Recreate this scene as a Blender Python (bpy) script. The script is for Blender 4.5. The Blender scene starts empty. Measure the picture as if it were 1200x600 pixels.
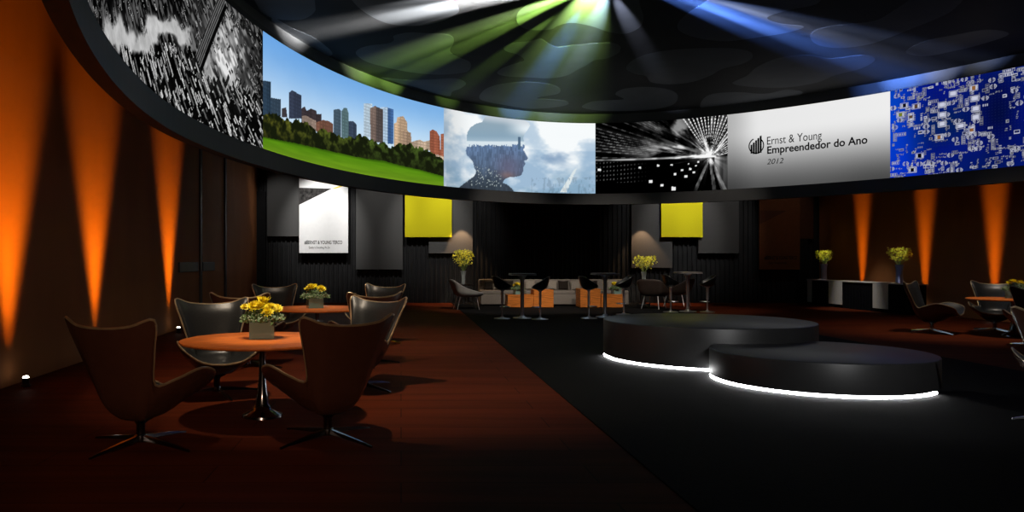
import bpy, math, random
import numpy as np
from mathutils import Vector, Matrix, noise as mnoise
R = random.Random(7)
RG = np.random.default_rng(11)
PI = math.pi
scn = bpy.context.scene
COL = scn.collection
F, VX, VY, HC = 900.0, 470.0, 305.0, 1.46      # lens in photo pixels, its axis, eye height

def at(px, D): return (px - VX) / F * D          # sideways metres of a photo column at depth D
def zat(py, D): return HC + (VY - py) / F * D
def dfloor(py): return HC * F / (py - VY)

# ------------------------------------------------------------------ camera
cd = bpy.data.cameras.new('camera'); cam = bpy.data.objects.new('camera', cd); COL.objects.link(cam)
cam.location = (0, 0, HC); cam.rotation_euler = (PI / 2, 0, 0)
cd.sensor_width = 36; cd.lens = F / 1200 * 36
cd.shift_x = (600 - VX) / 1200; cd.shift_y = 5 / 1200
cd.clip_end = 200; cd.clip_start = .05
scn.camera = cam
vs = scn.view_settings
vs.view_transform = 'Standard'; vs.look = 'None'; vs.gamma = 1; vs.exposure = 0; vs.use_curve_mapping = False
w = bpy.data.worlds.new('world'); scn.world = w; w.use_nodes = True
w.node_tree.nodes['Background'].inputs[0].default_value = (.55, .6, .75, 1)
w.node_tree.nodes['Background'].inputs[1].default_value = .006
scn.cycles.max_bounces = 8; scn.cycles.diffuse_bounces = 3; scn.cycles.volume_bounces = 0
scn.cycles.sample_clamp_indirect = 3
scn.cycles.use_denoising = True

# ------------------------------------------------------------------ materials
def lin(c):
    return tuple((x / 12.92 if x <= .04045 else ((x + .055) / 1.055) ** 2.4) for x in [v / 255 for v in c])

def mat(name, col, rough=.5, metal=0, spec=.5, vary=.15, scale=8, bump=0, coat=0, stretch=None, trans=0):
    m = bpy.data.materials.new(name); m.use_nodes = True
    nt = m.node_tree; b = nt.nodes['Principled BSDF']
    b.inputs['Roughness'].default_value = rough; b.inputs['Metallic'].default_value = metal
    b.inputs['Specular IOR Level'].default_value = spec
    if coat: b.inputs['Coat Weight'].default_value = coat; b.inputs['Coat Roughness'].default_value = .12
    if trans: b.inputs['Transmission Weight'].default_value = trans
    tc = nt.nodes.new('ShaderNodeTexCoord'); nz = nt.nodes.new('ShaderNodeTexNoise')
    mp = nt.nodes.new('ShaderNodeMapping'); nt.links.new(tc.outputs['Object'], mp.inputs[0])
    if stretch: mp.inputs['Scale'].default_value = stretch
    nt.links.new(mp.outputs[0], nz.inputs['Vector'])
    nz.inputs['Scale'].default_value = scale; nz.inputs['Detail'].default_value = 4
    rp = nt.nodes.new('ShaderNodeMapRange')
    rp.inputs['From Min'].default_value = .3; rp.inputs['From Max'].default_value = .7
    rp.inputs['To Min'].default_value = 1 - vary; rp.inputs['To Max'].default_value = 1 + vary
    nt.links.new(nz.outputs['Fac'], rp.inputs['Value'])
    mx = nt.nodes.new('ShaderNodeVectorMath'); mx.operation = 'SCALE'
    mx.inputs[0].default_value = col[:3]; nt.links.new(rp.outputs[0], mx.inputs['Scale'])
    nt.links.new(mx.outputs[0], b.inputs['Base Color'])
    if bump:
        bp = nt.nodes.new('ShaderNodeBump'); bp.inputs['Strength'].default_value = bump; bp.inputs['Distance'].default_value = .01
        nt.links.new(nz.outputs['Fac'], bp.inputs['Height']); nt.links.new(bp.outputs[0], b.inputs['Normal'])
    return m

def emit(name, col, strength):
    m = bpy.data.materials.new(name); m.use_nodes = True; nt = m.node_tree
    nt.nodes.clear(); o = nt.nodes.new('ShaderNodeOutputMaterial'); e = nt.nodes.new('ShaderNodeEmission')
    e.inputs[0].default_value = (*col, 1); e.inputs[1].default_value = strength
    nt.links.new(e.outputs[0], o.inputs[0]); return m

def floor_mat():
    m = mat('laminate_floor', (.098, .0185, .006), rough=.7, spec=.03, vary=.25, scale=1.3, stretch=(.35, 4, 1))
    nt = m.node_tree; b = nt.nodes['Principled BSDF']
    src = b.inputs['Base Color'].links[0].from_socket
    tc = nt.nodes.new('ShaderNodeTexCoord'); br = nt.nodes.new('ShaderNodeTexBrick')
    br.inputs['Scale'].default_value = 1; br.inputs['Brick Width'].default_value = 2.6; br.inputs['Row Height'].default_value = .42
    br.inputs['Mortar Size'].default_value = .006; br.inputs['Color1'].default_value = (1, 1, 1, 1)
    br.inputs['Color2'].default_value = (.86, .86, .86, 1); br.inputs['Mortar'].default_value = (.45, .45, .45, 1)
    nt.links.new(tc.outputs['Object'], br.inputs['Vector'])
    mx = nt.nodes.new('ShaderNodeVectorMath'); mx.operation = 'MULTIPLY'
    nt.links.new(src, mx.inputs[0]); nt.links.new(br.outputs['Color'], mx.inputs[1])
    nt.links.new(mx.outputs[0], b.inputs['Base Color']); return m

M = {}
M['floor'] = floor_mat()
M['carpet'] = mat('black_carpet', (.009, .009, .0095), rough=.95, spec=.05, vary=.3, scale=60, bump=.3)
M['brown'] = mat('brown_wall', (.30, .115, .042), rough=.75, spec=.12, vary=.12, scale=1.2, stretch=(1, 1, .4))
M['slat'] = mat('black_slats', (.010, .010, .0105), rough=.6, spec=.2, vary=.2, scale=3)
M['ceil'] = mat('black_ceiling', (.009, .009, .009), rough=.8, spec=.1, vary=.2, scale=2)
M['cloud'] = mat('grey_cloud', (.062, .066, .071), rough=.8, spec=.1, vary=.08, scale=2)
M['ring'] = mat('charcoal_ring', (.022, .022, .0225), rough=.6, spec=.3, vary=.1, scale=2)
M['leather_out'] = mat('black_leather', (.055, .021, .0125), rough=.22, spec=.5, vary=.06, scale=12)
M['leather_in'] = mat('charcoal_leather', (.017, .018, .0185), rough=.33, spec=.36, vary=.2, scale=45, bump=.08)
M['piping'] = mat('bronze_piping', (.42, .30, .17), rough=.3, metal=.6, vary=.2, scale=12)
M['chrome'] = mat('chrome', (.75, .76, .78), rough=.22, metal=1, vary=.05, scale=5)
M['bar_chrome'] = mat('bar_chrome', (.80, .80, .82), rough=.36, metal=1, vary=.05, scale=5)
M['dark_chrome'] = mat('dark_chrome', (.20, .20, .21), rough=.16, metal=1, vary=.1, scale=5)
M['table'] = mat('cherry_wood', (.62, .155, .026), rough=.45, spec=.2, vary=.25, scale=6, stretch=(1, 7, 1))
M['glass'] = mat('green_glass', (.30, .48, .43), rough=.1, trans=.4, vary=.02)
M['glass_blue'] = mat('blue_glass', (.34, .42, .72), rough=.1, trans=.12, vary=.05)
M['clear'] = mat('pale_glass', (.50, .55, .56), rough=.1, trans=.45, vary=.04)
M['leaf'] = mat('leaf_green', (.075, .14, .04), rough=.6, vary=.45, scale=30)
M['bud'] = mat('small_white_buds', (.45, .5, .36), rough=.6, vary=.3, scale=30)
M['yellow'] = mat('yellow_petals', (.95, .76, .012), rough=.5, vary=.2, scale=30)
M['lime'] = mat('lime_blossom', (.78, .76, .07), rough=.6, vary=.25, scale=30)
M['stem'] = mat('stem_green', (.16, .24, .07), rough=.6, vary=.2)
M['black'] = mat('black_gloss', (.006, .006, .0065), rough=.3, spec=.4, vary=.1)
M['stage'] = mat('stage_laminate', (.019, .019, .0195), rough=.42, spec=.42, vary=.1, scale=3)
M['blackmat'] = mat('black_matt', (.008, .008, .0085), rough=.85, spec=.1, vary=.2)
M['greyfab'] = mat('grey_fabric', (.075, .074, .072), rough=.95, spec=.05, vary=.12, scale=70, bump=.2)
M['greyfab2'] = mat('dark_grey_fabric', (.055, .054, .053), rough=.95, spec=.05, vary=.12, scale=70, bump=.2)
M['yelfab'] = mat('yellow_fabric', (.56, .50, .012), rough=.95, spec=.05, vary=.06, scale=50, bump=.1)
M['white'] = mat('white_print', (.82, .82, .82), rough=.7, spec=.1, vary=.02)
M['ink'] = mat('black_ink', (.01, .01, .01), rough=.7, spec=.05, vary=.05)
M['print_dark'] = mat('dark_print', (.035, .033, .032), rough=.7, spec=.1, vary=.9, scale=9)
M['yellow_ink'] = mat('yellow_ink', (.72, .62, .02), rough=.7, vary=.05)
M['brownprint'] = mat('brown_print', (.085, .028, .009), rough=.8, spec=.1, vary=.08)
M['brownprint2'] = mat('dark_brown_panel', (.05, .017, .008), rough=.8, spec=.1, vary=.08)
M['sofa'] = mat('taupe_fabric', (.235, .205, .18), rough=.95, spec=.05, vary=.12, scale=40, bump=.15)
M['pillow_l'] = mat('light_taupe_fabric', (.33, .29, .25), rough=.95, spec=.05, vary=.12, scale=40)
M['pillow_d'] = mat('dark_cushion', (.03, .024, .02), rough=.9, spec=.05, vary=.2, scale=40)
M['orange'] = mat('orange_woodgrain', (.56, .17, .028), rough=.55, spec=.2, vary=.35, scale=4, stretch=(1, 1, 9))
M['armgrey'] = mat('grey_shell', (.30, .29, .28), rough=.6, vary=.1)
M['armbrown'] = mat('brown_shell', (.035, .022, .017), rough=.6, vary=.15)
M['runner'] = mat('white_linen', (.62, .60, .58), rough=.9, spec=.05, vary=.06, scale=30)
M['drape'] = mat('black_drape', (.006, .0065, .0085), rough=.9, spec=.05, vary=.2, scale=5)
M['bartop'] = mat('grey_bar_top', (.22, .205, .19), rough=.4, vary=.1)
M['trim'] = mat('dark_trim', (.035, .024, .03), rough=.6, vary=.1)
M['plate'] = mat('dark_plate', (.03, .026, .026), rough=.5, vary=.1)
M['led'] = emit('white_led', (1, 1, 1), 30)
M['lens'] = emit('lamp_lens', (1, .9, .75), 12)

# ------------------------------------------------------------------ mesh helpers
class MB:
    def __init__(s): s.v = []; s.f = []
    def add(s, vs, fs):
        o = len(s.v); s.v += [tuple(p) for p in vs]; s.f += [tuple(i + o for i in f) for f in fs]; return s
    def box(s, c, d, rz=0, bev=0):
        x, y, z = [k / 2 for k in d]
        if bev:
            b = min(bev, x * .95, y * .95, z * .95); P = []
            prof = []
            n = 4
            for (sx, sy, a0) in ((1, 1, 0), (-1, 1, PI / 2), (-1, -1, PI), (1, -1, 3 * PI / 2)):
                for k in range(n + 1):
                    a = a0 + PI / 2 * k / n; prof.append((sx * (x - b), sy * (y - b), math.cos(a), math.sin(a)))
            N = len(prof)
            for zz, rr in [(-z, 0)] + [(-z + b - b * math.cos(PI / 2 * k / n), math.sin(PI / 2 * k / n)) for k in range(1, n + 1)] + \
                    [(z - b + b * math.sin(PI / 2 * k / n), math.cos(PI / 2 * k / n)) for k in range(0, n + 1)]:
                for (px, py, ca, sa) in prof: P.append((px + ca * b * rr, py + sa * b * rr, zz))
            rows = len(P) // N; fs = []
            for r in range(rows - 1):
                for k in range(N): fs.append((r * N + k, r * N + (k + 1) % N, (r + 1) * N + (k + 1) % N, (r + 1) * N + k))
            fs.append(tuple(range(N))[::-1]); fs.append(tuple((rows - 1) * N + k for k in range(N)))
        else:
            P = [(-x, -y, -z), (x, -y, -z), (x, y, -z), (-x, y, -z), (-x, -y, z), (x, -y, z), (x, y, z), (-x, y, z)]
            fs = [(3, 2, 1, 0), (4, 5, 6, 7), (0, 1, 5, 4), (1, 2, 6, 5), (2, 3, 7, 6), (3, 0, 4, 7)]
        ca, sa = math.cos(rz), math.sin(rz)
        return s.add([(c[0] + p[0] * ca - p[1] * sa, c[1] + p[0] * sa + p[1] * ca, c[2] + p[2]) for p in P], fs)
    def lathe(s, prof, c=(0, 0, 0), n=32, cap=True):
        P = [(c[0] + r * math.cos(2 * PI * k / n), c[1] + r * math.sin(2 * PI * k / n), c[2] + z) for r, z in prof for k in range(n)]
        fs = [(i * n + k, i * n + (k + 1) % n, (i + 1) * n + (k + 1) % n, (i + 1) * n + k) for i in range(len(prof) - 1) for k in range(n)]
        if cap: fs += [tuple(range(n))[::-1], tuple((len(prof) - 1) * n + k for k in range(n))]
        return s.add(P, fs)
    def tube(s, pts, r, n=8, closed=False):
        pts = [Vector(p) for p in pts]; N = len(pts); P = []; fs = []
        rs = r if isinstance(r, (list, tuple)) else [r] * N
        for i, p in enumerate(pts):
            a = pts[i - 1] if (i or closed) else p; b = pts[(i + 1) % N] if (i < N - 1 or closed) else p
            t = (b - a).normalized(); u = t.cross(Vector((0, 0, 1)))
            if u.length < 1e-3: u = t.cross(Vector((0, 1, 0)))
            u.normalize(); v = u.cross(t)
            for k in range(n):
                q = 2 * PI * k / n; P.append(p + (u * math.cos(q) + v * math.sin(q)) * rs[i])
        for i in range(N if closed else N - 1):
            for k in range(n): fs.append((i * n + k, i * n + (k + 1) % n, ((i + 1) % N) * n + (k + 1) % n, ((i + 1) % N) * n + k))
        if not closed: fs += [tuple(range(n)), tuple((N - 1) * n + k for k in range(n))[::-1]]
        return s.add(P, fs)
    def prism(s, poly, y0, y1):                       # outline in x,z extruded along y
        n = len(poly); P = [(x, y0, z) for x, z in poly] + [(x, y1, z) for x, z in poly]
        return s.add(P, [tuple(range(n)), tuple(range(2 * n - 1, n - 1, -1))] + [(k, k + n, (k + 1) % n + n, (k + 1) % n) for k in range(n)])
    def slab(s, poly, z0, z1):
        n = len(poly); P = [(x, y, z0) for x, y in poly] + [(x, y, z1) for x, y in poly]
        return s.add(P, [tuple(range(n))[::-1], tuple(range(n, 2 * n))] + [(k, (k + 1) % n, (k + 1) % n + n, k + n) for k in range(n)])
    def build(s, name, m, parent=None, smooth=False, loc=None):
        me = bpy.data.meshes.new(name); me.from_pydata(s.v, [], s.f); me.update()
        if m: me.materials.append(m)
        if smooth:
            me.shade_smooth()
            me.set_sharp_from_angle(angle=math.radians(40))
        o = bpy.data.objects.new(name, me); COL.objects.link(o)
        if parent: o.parent = parent
        if loc: o.location = loc
        return o

def tag(o, label=None, cat=None, group=None, kind=None):
    if label: o['label'] = label
    if cat: o['category'] = cat
    if group: o['group'] = group
    if kind: o['kind'] = kind
    return o
def thing(name, label, cat, loc=(0, 0, 0), rz=0, group=None):
    o = bpy.data.objects.new(name, None); COL.objects.link(o); o.location = loc; o.rotation_euler = (0, 0, rz)
    o.empty_display_size = .1
    return tag(o, label, cat, group)
KIDS = {}
def copy_tree(o, parent=None):
    kids = [c for c in COL.objects if c.parent == o]
    c = o.copy(); COL.objects.link(c)
    if parent: c.parent = parent
    for k in kids: copy_tree(k, c)
    return c
def structure(o): o['kind'] = 'structure'; return o
def face(dx, dy): return math.atan2(dx, -dy)       # turn a thing whose front is -Y towards (dx, dy)

def crom(P, t):
    """closed or open Catmull-Rom through numpy points handled by the callers: P four points"""
    p0, p1, p2, p3 = P
    return .5 * (2 * p1 + (p2 - p0) * t + (2 * p0 - 5 * p1 + 4 * p2 - p3) * t * t + (3 * p1 - p0 - 3 * p2 + p3) * t ** 3)

def shell_grid(half, pole, su=4, sv=4):
    """half: meridians from the back (x = 0) round to the front (x = 0), each pole->rim; mirrored to the full loop."""
    H = [np.array([pole] + list(m), float) for m in half]
    mir = [h * np.array([-1, 1, 1]) for h in H[-2:0:-1]]
    L = H + mir; n = len(L); G = []
    for i in range(n):
        for s in range(su):
            c = crom([L[(i - 1) % n], L[i], L[(i + 1) % n], L[(i + 2) % n]], s / su); row = []
            m = len(c)
            for j in range(m - 1):
                a = c[j - 1] if j else 2 * c[0] - c[1]; b = c[j + 2] if j + 2 < m else 2 * c[-1] - c[-2]
                for q in range(sv): row.append(crom([a, c[j], c[j + 1], b], q / sv))
            row.append(c[-1]); G.append(row)
    return np.array(G)
def grid_mb(G, flip=False):
    n, m = G.shape[:2]; mb = MB(); pole = G[:, 0].mean(0)
    P = [tuple(pole)] + [tuple(p) for r in G for p in r[1:]]; k = m - 1; fs = []
    for i in range(n):
        j = (i + 1) % n
        fs.append((0, 1 + i * k, 1 + j * k))
        for q in range(k - 1): fs.append((1 + i * k + q, 1 + i * k + q + 1, 1 + j * k + q + 1, 1 + j * k + q))
    if flip: fs = [f[::-1] for f in fs]
    return mb.add(P, fs)

# outlines in the pictures on the screens, as fractions of each screen
PARK_B = [((40, 65, 90), [(-0.009, 0.572), (0.044, 0.606), (0.044, 0.283), (-0.009, 0.247)]), ((45, 65, 85), [(0.044, 0.466), (0.099, 0.493), (0.099, 0.343), (0.044, 0.306)]), ((50, 60, 85), [(0.144, 0.589), (0.161, 0.626), (0.215, 0.616), (0.215, 0.397), (0.144, 0.35)]), ((62, 55, 60), [(0.104, 0.415), (0.129, 0.445), (0.135, 0.356), (0.104, 0.335)]), ((60, 50, 55), [(0.215, 0.494), (0.232, 0.526), (0.244, 0.49), (0.268, 0.532), (0.297, 0.531), (0.301, 0.499), (0.326, 0.515), (0.326, 0.418), (0.215, 0.348)]), ((150, 125, 110), [(0.218, 0.423), (0.24, 0.443), (0.297, 0.425), (0.297, 0.329), (0.218, 0.338)]), ((130, 80, 60), [(0.297, 0.413), (0.336, 0.463), (0.369, 0.471), (0.391, 0.458), (0.391, 0.339), (0.297, 0.324)]), ((70, 95, 115), [(0.394, 0.605), (0.427, 0.635), (0.437, 0.621), (0.437, 0.352), (0.394, 0.341)]), ((80, 112, 118), [(0.441, 0.624), (0.453, 0.664), (0.47, 0.675), (0.48, 0.622), (0.48, 0.348), (0.441, 0.341)]), ((50, 65, 90), [(0.48, 0.54), (0.506, 0.555), (0.524, 0.532), (0.524, 0.371), (0.48, 0.348)]), ((195, 222, 242), [(0.564, 0.788), (0.614, 0.816), (0.614, 0.432), (0.564, 0.42)]), ((175, 208, 238), [(0.657, 0.806), (0.699, 0.833), (0.699, 0.416), (0.657, 0.396)]), ((50, 95, 160), [(0.697, 0.823), (0.73, 0.823), (0.73, 0.416), (0.697, 0.406)]), ((120, 98, 88), [(0.6, 0.755), (0.628, 0.802), (0.671, 0.786), (0.674, 0.404), (0.603, 0.383)]), ((78, 68, 66), [(0.635, 0.798), (0.674, 0.788), (0.674, 0.404), (0.635, 0.394)]), ((208, 168, 128), [(0.732, 0.658), (0.746, 0.681), (0.751, 0.745), (0.784, 0.778), (0.805, 0.713), (0.805, 0.62), (0.825, 0.584), (0.832, 0.432), (0.732, 0.387)]), ((165, 132, 104), [(0.78, 0.598), (0.825, 0.6), (0.832, 0.432), (0.78, 0.409)]), ((195, 165, 135), [(0.832, 0.494), (0.874, 0.539), (0.894, 0.522), (0.928, 0.554), (0.928, 0.425), (0.832, 0.417)]), ((172, 86, 56), [(0.925, 0.665), (0.942, 0.698), (0.962, 0.682), (0.979, 0.625), (0.984, 0.382), (0.928, 0.393)]), ((170, 90, 60), [(0.984, 0.66), (1.008, 0.677), (1.008, 0.326), (0.984, 0.35)]), ((205, 175, 145), [(0.955, 0.388), (1.008, 0.375), (1.008, 0.293), (0.955, 0.307)])]
PARK_T = [(-0.009, 0.295), (0.047, 0.33), (0.097, 0.341), (0.125, 0.338), (0.161, 0.326), (0.189, 0.385), (0.218, 0.362), (0.247, 0.368), (0.275, 0.349), (0.304, 0.333), (0.34, 0.388), (0.376, 0.357), (0.42, 0.355), (0.463, 0.344), (0.492, 0.382), (0.521, 0.383), (0.535, 0.427), (0.578, 0.442), (0.607, 0.414), (0.65, 0.407), (0.678, 0.406), (0.713, 0.378), (0.763, 0.431), (0.805, 0.451), (0.846, 0.438), (0.874, 0.434), (0.901, 0.446), (0.942, 0.415), (0.968, 0.367), (1.015, 0.295)]
PARK_L = [(-0.009, 0.096), (0.175, 0.144), (0.304, 0.163), (0.449, 0.174), (0.564, 0.179), (0.678, 0.199), (0.763, 0.182), (0.874, 0.166), (1.015, 0.121)]
HEAD = [(0.101, -0.097), (0.113, -0.003), (0.171, 0.089), (0.228, 0.171), (0.242, 0.236), (0.228, 0.275), (0.217, 0.356), (0.194, 0.404), (0.171, 0.44), (0.165, 0.49), (0.177, 0.575), (0.171, 0.667), (0.177, 0.741), (0.2, 0.809), (0.24, 0.872), (0.285, 0.906), (0.305, 0.981), (0.351, 1.008), (0.417, 1.004), (0.501, 1.013), (0.564, 1.005), (0.604, 0.969), (0.609, 0.926), (0.594, 0.869), (0.574, 0.811), (0.564, 0.744), (0.576, 0.676), (0.576, 0.615), (0.564, 0.591), (0.579, 0.539), (0.596, 0.476), (0.589, 0.447), (0.569, 0.435), (0.579, 0.398), (0.572, 0.364), (0.566, 0.341), (0.564, 0.287), (0.553, 0.231), (0.522, 0.205), (0.47, 0.192), (0.443, 0.163), (0.427, 0.113), (0.459, 0.09), (0.491, 0.039), (0.517, -0.044)]
HEAD_LINE = [(0.188, 0.64), (0.543, 0.718), (0.543, 0.679), (0.188, 0.603)]
HEAD_TOWER = [(0.53, 0.759), (0.546, 0.762), (0.549, 0.589), (0.53, 0.586)]
HEAD_ROAD = [(0.795, 0.01), (0.883, 0.348), (0.896, 0.36), (0.835, 0.012)]
TUN_C = [(0.871, 0.478), (0.006, 0.477), (0.819, 0.408)]
LOGO = [(0.19, 0.549), (0.139, 0.559), (0.24, 0.539), (0.19, 0.655), (0.19, 0.443)]
TXT1 = [(0.259, 0.565), (0.602, 0.525), (0.259, 0.663)]
TXT2 = [(0.26, 0.439), (0.873, 0.421), (0.26, 0.53)]
TXT3 = [(0.258, 0.297), (0.364, 0.288), (0.258, 0.364)]
BARS = [(0.154, 0.454), (0.154, 0.565), (0.223, 0.446), (0.223, 0.666)]

# ------------------------------------------------------------------ the ring of video screens
RC, RA, RB, RN = (5.44, 9.44), 8.25, 12.43, 1.853
ZS0, ZS1, ZLOW, ZTOP = HC + 1.9, HC + 3.9, HC + 1.59, HC + 4.165
_t = np.linspace(PI * 1.5, -PI * .5, 4001)
_c, _s = np.cos(_t), np.sin(_t)
_X = RC[0] + RA * np.sign(_c) * abs(_c) ** (2 / RN); _Y = RC[1] + RB * np.sign(_s) * abs(_s) ** (2 / RN)
_S = np.concatenate([[0], np.cumsum(np.hypot(np.diff(_X), np.diff(_Y)))])
def ring_xy(s, off=0):
    """point at arc length s along the ring; off > 0 goes towards the ring's inside"""
    s = np.asarray(s, float); x, y = np.interp(s, _S, _X), np.interp(s, _S, _Y)
    x1, y1 = np.interp(s + .05, _S, _X), np.interp(s + .05, _S, _Y); x0, y0 = np.interp(s - .05, _S, _X), np.interp(s - .05, _S, _Y)
    tx, ty = x1 - x0, y1 - y0; L = np.hypot(tx, ty) + 1e-9
    return x + ty / L * off, y - tx / L * off
SB = [19.828, 27.359, 32.452, 35.972, 39.812]
SEG = [(SB[0] - 11, SB[0]), (SB[0], SB[1]), (SB[1], SB[2]), (SB[2], SB[3]), (SB[3], SB[4]), (SB[4], SB[4] + 8)]

def s2l(a): a = np.clip(a, 0, 1); return np.where(a <= .04045, a / 12.92, ((a + .055) / 1.055) ** 2.4)
def inpoly(U, V, poly):
    r = np.zeros(U.shape, bool); n = len(poly)
    for i in range(n):
        x0, y0 = poly[i]; x1, y1 = poly[(i + 1) % n]
        if y0 == y1: continue
        c = ((y0 > V) != (y1 > V)) & (U < (x1 - x0) * (V - y0) / (y1 - y0) + x0); r ^= c
    return r
def vnoise(x, y, seed=0):
    xi = np.floor(x).astype(int); yi = np.floor(y).astype(int); fx, fy = x - xi, y - yi
    fx = fx * fx * (3 - 2 * fx); fy = fy * fy * (3 - 2 * fy)
    def h(a, b):
        k = (a * 374761393 + b * 668265263 + seed * 982451653) & 0x7fffffff
        k = ((k ^ (k >> 13)) * 1274126177) & 0x7fffffff; return ((k ^ (k >> 16)) & 0xffff) / 65535.
    return (h(xi, yi) * (1 - fx) + h(xi + 1, yi) * fx) * (1 - fy) + (h(xi, yi + 1) * (1 - fx) + h(xi + 1, yi + 1) * fx) * fy
def fbm(x, y, seed=0, o=5):
    r = 0; a = .5
    for k in range(o): r = r + a * vnoise(x * 2 ** k, y * 2 ** k, seed + k); a *= .5
    return r / (1 - .5 ** o)
def sstep(a, b, x): t = np.clip((x - a) / (b - a), 0, 1); return t * t * (3 - 2 * t)
def put(img, m, c): img[m] = np.array(c) / 255.

def art_city(U, V, Lx):
    x, y = U * Lx, V * 2.0; rng = np.random.default_rng(3); nv, nu = U.shape
    a = x * .80 - y * .60; b = x * .60 + y * .80          # along / across the leaning direction
    dens = fbm(x * 1.3, y * 1.3, 9)
    img = .012 + .30 * sstep(.40, .66, vnoise(a * 7, b * 22, 1) * (.4 + 1.1 * dens))
    hz = np.exp(-(((x - 9.55) / 1.0) ** 2 + ((y - 1.05) / .8) ** 2))
    riv = np.exp(-((y - (.08 + (x - 4.9) * .32) + .5 * (fbm(x * 1.8, y * 2.6, 66) - .5)) / (.15 - .03 * sstep(5.5, 7.5, x))) ** 2) * sstep(3.9, 4.6, x) * (1 - sstep(7.6, 8.5, x))
    img = img + hz * (.30 + .5 * sstep(.3, .62, fbm(a * 1.6, b * 6, 21)))
    paint = .60 + .26 * fbm(x * 4, y * 6, 31)
    img = img * (1 - riv) + riv * paint
    bl = []
    for k in range(2600):
        cx, cy = rng.uniform(2, 11.1), rng.uniform(-.25, 2.1); rv = .10 + (cx - 4.9) * .30
        front = sstep(.25, -.35, cy - rv * (1 if cx < 7.4 else 0) - (.75 if cx >= 7.4 else 0))
        bl.append((cy - .0 * cx, cx, cy, float(front)))
    bl.sort(reverse=True)
    for _, cx, cy, fr in bl:
        q = math.exp(-(((cx - 9.55) / .95) ** 2 + ((cy - 1.1) / .7) ** 2)); rv = .10 + (cx - 4.9) * .30 
        if 4.3 < cx < 8.3 and abs(cy - rv) < .13 and rng.random() < .7: continue
        if rng.random() < q * .72: continue
        if fr < .5 and rng.random() < .25: continue
        l = (.07 + .36 * fr) * rng.uniform(.6, 1.5); wd = (.045 + .11 * fr) * rng.uniform(.6, 1.3)
        i0, i1 = np.searchsorted(U[0] * Lx, [cx - l - wd, cx + l + wd]); j0, j1 = np.searchsorted(V[:, 0] * 2, [cy - l - wd, cy + l + wd])
        if i1 <= i0 or j1 <= j0: continue
        xx, yy = x[j0:j1, i0:i1], y[j0:j1, i0:i1]; ct, st_ = ((.80, .60), (.60, -.80), (.92, .40))[0 if fr > .3 else int(rng.integers(3))]; la = (xx - cx) * ct - (yy - cy) * st_; lb = (xx - cx) * st_ + (yy - cy) * ct
        m = (abs(la) < l / 2) & (abs(lb) < wd / 2); sub = img[j0:j1, i0:i1]
        base = rng.uniform(.0, .035) + .12 * q; lowr = cy < .55 + max(0., cx - 7) * .10; pitch = rng.uniform(.026, .045) * (1 + .6 * fr); lit = rng.uniform(.65, 1.0) if fr > .4 else rng.uniform(.2, .8)
        kk = int(rng.integers(1000)); win = (np.sin(lb / pitch * 6.28 + kk) > .1) & (vnoise(la / (pitch * (2.2 + 1.5 * fr)) + kk, np.floor(lb / pitch + kk / 6.28) * 3.7, kk) > rng.choice([.5, .62, .76, .99, .99, .99]))
        side = lb > wd * .5 - wd * .22; sv = rng.choice([.02, .02, .35, .7])
        sub[m] = np.where(win, lit, np.where(side, sv, base))[m]
    rc = np.clip(riv * 2.6 - .8 + 1.3 * (fbm(x * 9, y * 12, 44) - .5), 0, 1) * .95; img = img * (1 - rc) + rc * paint
    ax, ay = 8.38, .93; dx, dy = .81, .98; L = math.hypot(dx, dy); dx /= L; dy /= L
    la = (x - ax) * dx + (y - ay) * dy; lb = (x - ax) * dy - (y - ay) * dx
    m = (la > -.1) & (la < 1.5) & (lb > -.03) & (lb < .26)
    img = np.where(m, np.where(lb < .17, .09 + .34 * (np.sin(lb * 125) > .2), .025), img)
    foot = np.exp(-(((x - 8.75) / .22) ** 2 + ((y - .92) / .22) ** 2)) * (~m); img = img * (1 - foot * .8) + foot * .8 * .72
    return np.repeat(np.clip(img, 0, .90)[..., None], 3, -1)

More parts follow.
